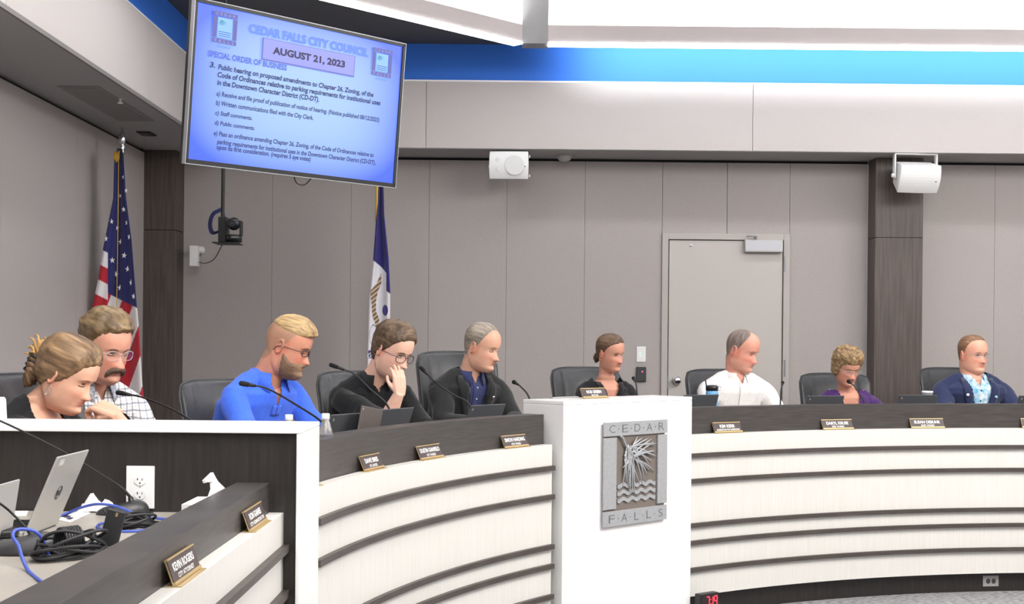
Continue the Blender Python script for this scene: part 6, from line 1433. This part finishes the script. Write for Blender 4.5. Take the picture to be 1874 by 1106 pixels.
coil('bundled black cable coil lying near the dark desk edge', 126, 1022, .100, .060, 8, 3, .075, True, .9)
coil('loose black cable coil lying before the outlet', 238, 968, .075, .075, 9, 8, .055, False, .3)
c = wt(84, 1026); t = thing('cable_plug', 'flat black oval plug at the end of the near cable coil', 'plug', c)
G().lathe([(.020, 0), (.022, .003), (.022, .009), (.018, .012)], 20, Matrix.Translation(c) @ Matrix.Scale(1.35, 4, (1, 0, 0))).mk('shell', M_black, t, smooth=True); G().lathe([(.014, .0122), (.013, .0135)], 20, Matrix.Translation(c) @ Matrix.Scale(1.35, 4, (1, 0, 0))).mk('face', M_dot, t)
a_ = wt(192, 1010); yb_ = a_.y; a1_ = at(199, 1000, yb_); top0 = at(207, 938, yb_ - .0); 
t = thing('charger_bar', 'flat black bar standing upright between the two cable coils', 'adapter', a_)
u_ = (at(211, 934, yb_) - Vector((a_.x, yb_, ZW))).normalized(); hgt_ = (at(211, 934, yb_) - Vector((a_.x, yb_, ZW))).length
Mbar = Matrix.Translation((a_.x, yb_, ZW + .001)) @ Matrix.Rotation(math.atan2(u_.x, u_.z), 4, 'Y')
G().box((-.020, -.006, 0), (.030, .006, hgt_), Mbar).mk('body', mat('black_bar_plastic', srgb(50, 50, 52), .35), t, bevel=.003); G().box((.006, -.008, hgt_ - .016), (.012, -.006, hgt_ - .006), Mbar).mk('clip', M_brass, t)
# paper things
def crumple(name, label, c, sx, sy, sz, seed, flat=0.0):
    g = G(); rnd = random.Random(seed); n = 12; V = []; F = []
    for j in range(n + 1):
        for i in range(n + 1):
            u = i / n - .5; v = j / n - .5; V.append(Vector(c) + Vector((u * sx + rnd.uniform(-.02, .02) * sx, v * sy + rnd.uniform(-.02, .02) * sy, .002 + sz * (.35 + .65 * abs(math.sin(u * 6.5 + v * 3 + seed) * math.cos(v * 4 - u * 2 + seed * 2))) * (1 - flat) * (1 - (2 * abs(u)) ** 6) * (1 - (2 * abs(v)) ** 6) + rnd.uniform(0, .003))))
    for j in range(n):
        for i in range(n): a = j * (n + 1) + i; F.append((a, a + 1, a + n + 2, a + n + 1))
    o = mk(name, V, F, M_paper); sd = o.modifiers.new('thick', 'SOLIDIFY'); sd.thickness = .0012; tag(o, label, 'paper'); return o
crumple('crumpled_tissue', 'crumpled white tissue behind the far microphone base', wt(182, 936), .12, .08, .060, 3)
def sheet(label, quad, th=.0012, dz=.0005):
    P = [wt(*q) for q in quad]; V = [p + Vector((0, 0, dz)) for p in P] + [p + Vector((0, 0, dz + th)) for p in P]
    return tag(mk('paper_sheet', V, [(0, 3, 2, 1), (4, 5, 6, 7), (0, 1, 5, 4), (1, 2, 6, 5), (2, 3, 7, 6), (3, 0, 4, 7)], M_paper), label, 'paper')
s1 = sheet('white printed sheet lying right of the silver laptop', ((104, 952), (128, 957), (166, 940), (150, 934)))
M_pr = mat('print_ink', srgb(60, 60, 80), .8)
for k in range(3): P = [wt(110 + 5 * k, 945 + 3.2 * k), wt(118 + 5 * k, 946.5 + 3.2 * k), wt(126 + 5 * k, 942.8 + 3.2 * k), wt(118 + 5 * k, 941.4 + 3.2 * k)]; mk('print_block', [p + Vector((0, 0, .0019)) for p in P] + [p + Vector((0, 0, .0021)) for p in P], [(0, 3, 2, 1), (4, 5, 6, 7)], M_pr, s1)
sheet('long white paper strip along the divider at the far left', ((-40, 947), (48, 945), (52, 936.5), (-40, 937)), .002)
# torn tissue standing behind the desk edge

def ed(px, py, x): a, b = ray(px, py); Y = x / a; return Vector((x, Y, EYE + b * Y))
pts = [(344, 926), (370, 911), (380, 909.5), (385, 896), (384, 884), (376, 882), (372, 885), (370, 880), (385, 865.5), (391, 877), (395, 883), (409, 896), (400, 902), (385, 910), (378, 914), (350, 929)]
P = [ed(x, y, XE - .181) for x, y in pts]; n = len(P); V = P + [p + Vector((.006, .012, 0)) for p in P]
F = [tuple(range(n)), tuple(range(2 * n - 1, n - 1, -1))] + [(i, n + i, n + (i + 1) % n, (i + 1) % n) for i in range(n)]
zmin = min(p.z for p in P); 
V = [Vector((v.x, v.y, v.z)) for v in V]; tn = mk('torn_tissue', V, F, M_paper); tag(tn, 'torn white tissue sticking up behind the dark desk edge', 'tissue')
Yt = ed(378, 912, XE - .181).y; G().box((XE - .22, Yt - .15, ZW + .001), (XE - .162, Yt + .05, 1.135)).mk('tissue_pack', mat('white_pack', srgb(215, 213, 212), .6), tn)
# standing white card at the left edge
Yc = wt(10, 925).y; cx_ = lambda px, py: at(px, py, Yc)
pts = [(-45, 727), (8, 727), (11, 731), (13, 770), (16, 792), (29, 853), (31, 862), (28, 884), (22, 915), (-45, 930)]
P = [cx_(*q) for q in pts]; P[-1].z = P[-2].z = ZW + .002; n = len(P); V = P + [p + Vector((-.01, .05 if p.z < 1.2 else .01, 0)) for p in P]
F = [tuple(range(n)), tuple(range(2 * n - 1, n - 1, -1))] + [(i, n + i, n + (i + 1) % n, (i + 1) % n) for i in range(n)]
cdo = mk('standing_card', V, F, M_paper); tag(cdo, 'tall white bent card standing at the left picture edge', 'card')
g = G()
for k in range(4): q = cx_(2 + 7 * k, 851 - k * 1.2); g.tube([q + Vector((-.004, -.002, 0)), q + Vector((.004, -.002, .001))], .003, 6)
g.mk('punched_holes', mat('hole_grey', srgb(176, 176, 178), .7), cdo)
for o in [o for o in D.objects if o.name.startswith('folder')]:
    M = MPo @ Matrix.Translation((-.30, .315, zp - .180)); G().box((0, 0, 0), (.22, .03, .182), M).mk('cover', M_grey, o, bevel=.002); G().box((.005, .004, .1822), (.215, .026, .184), M).mk('pages', M_paper, o)
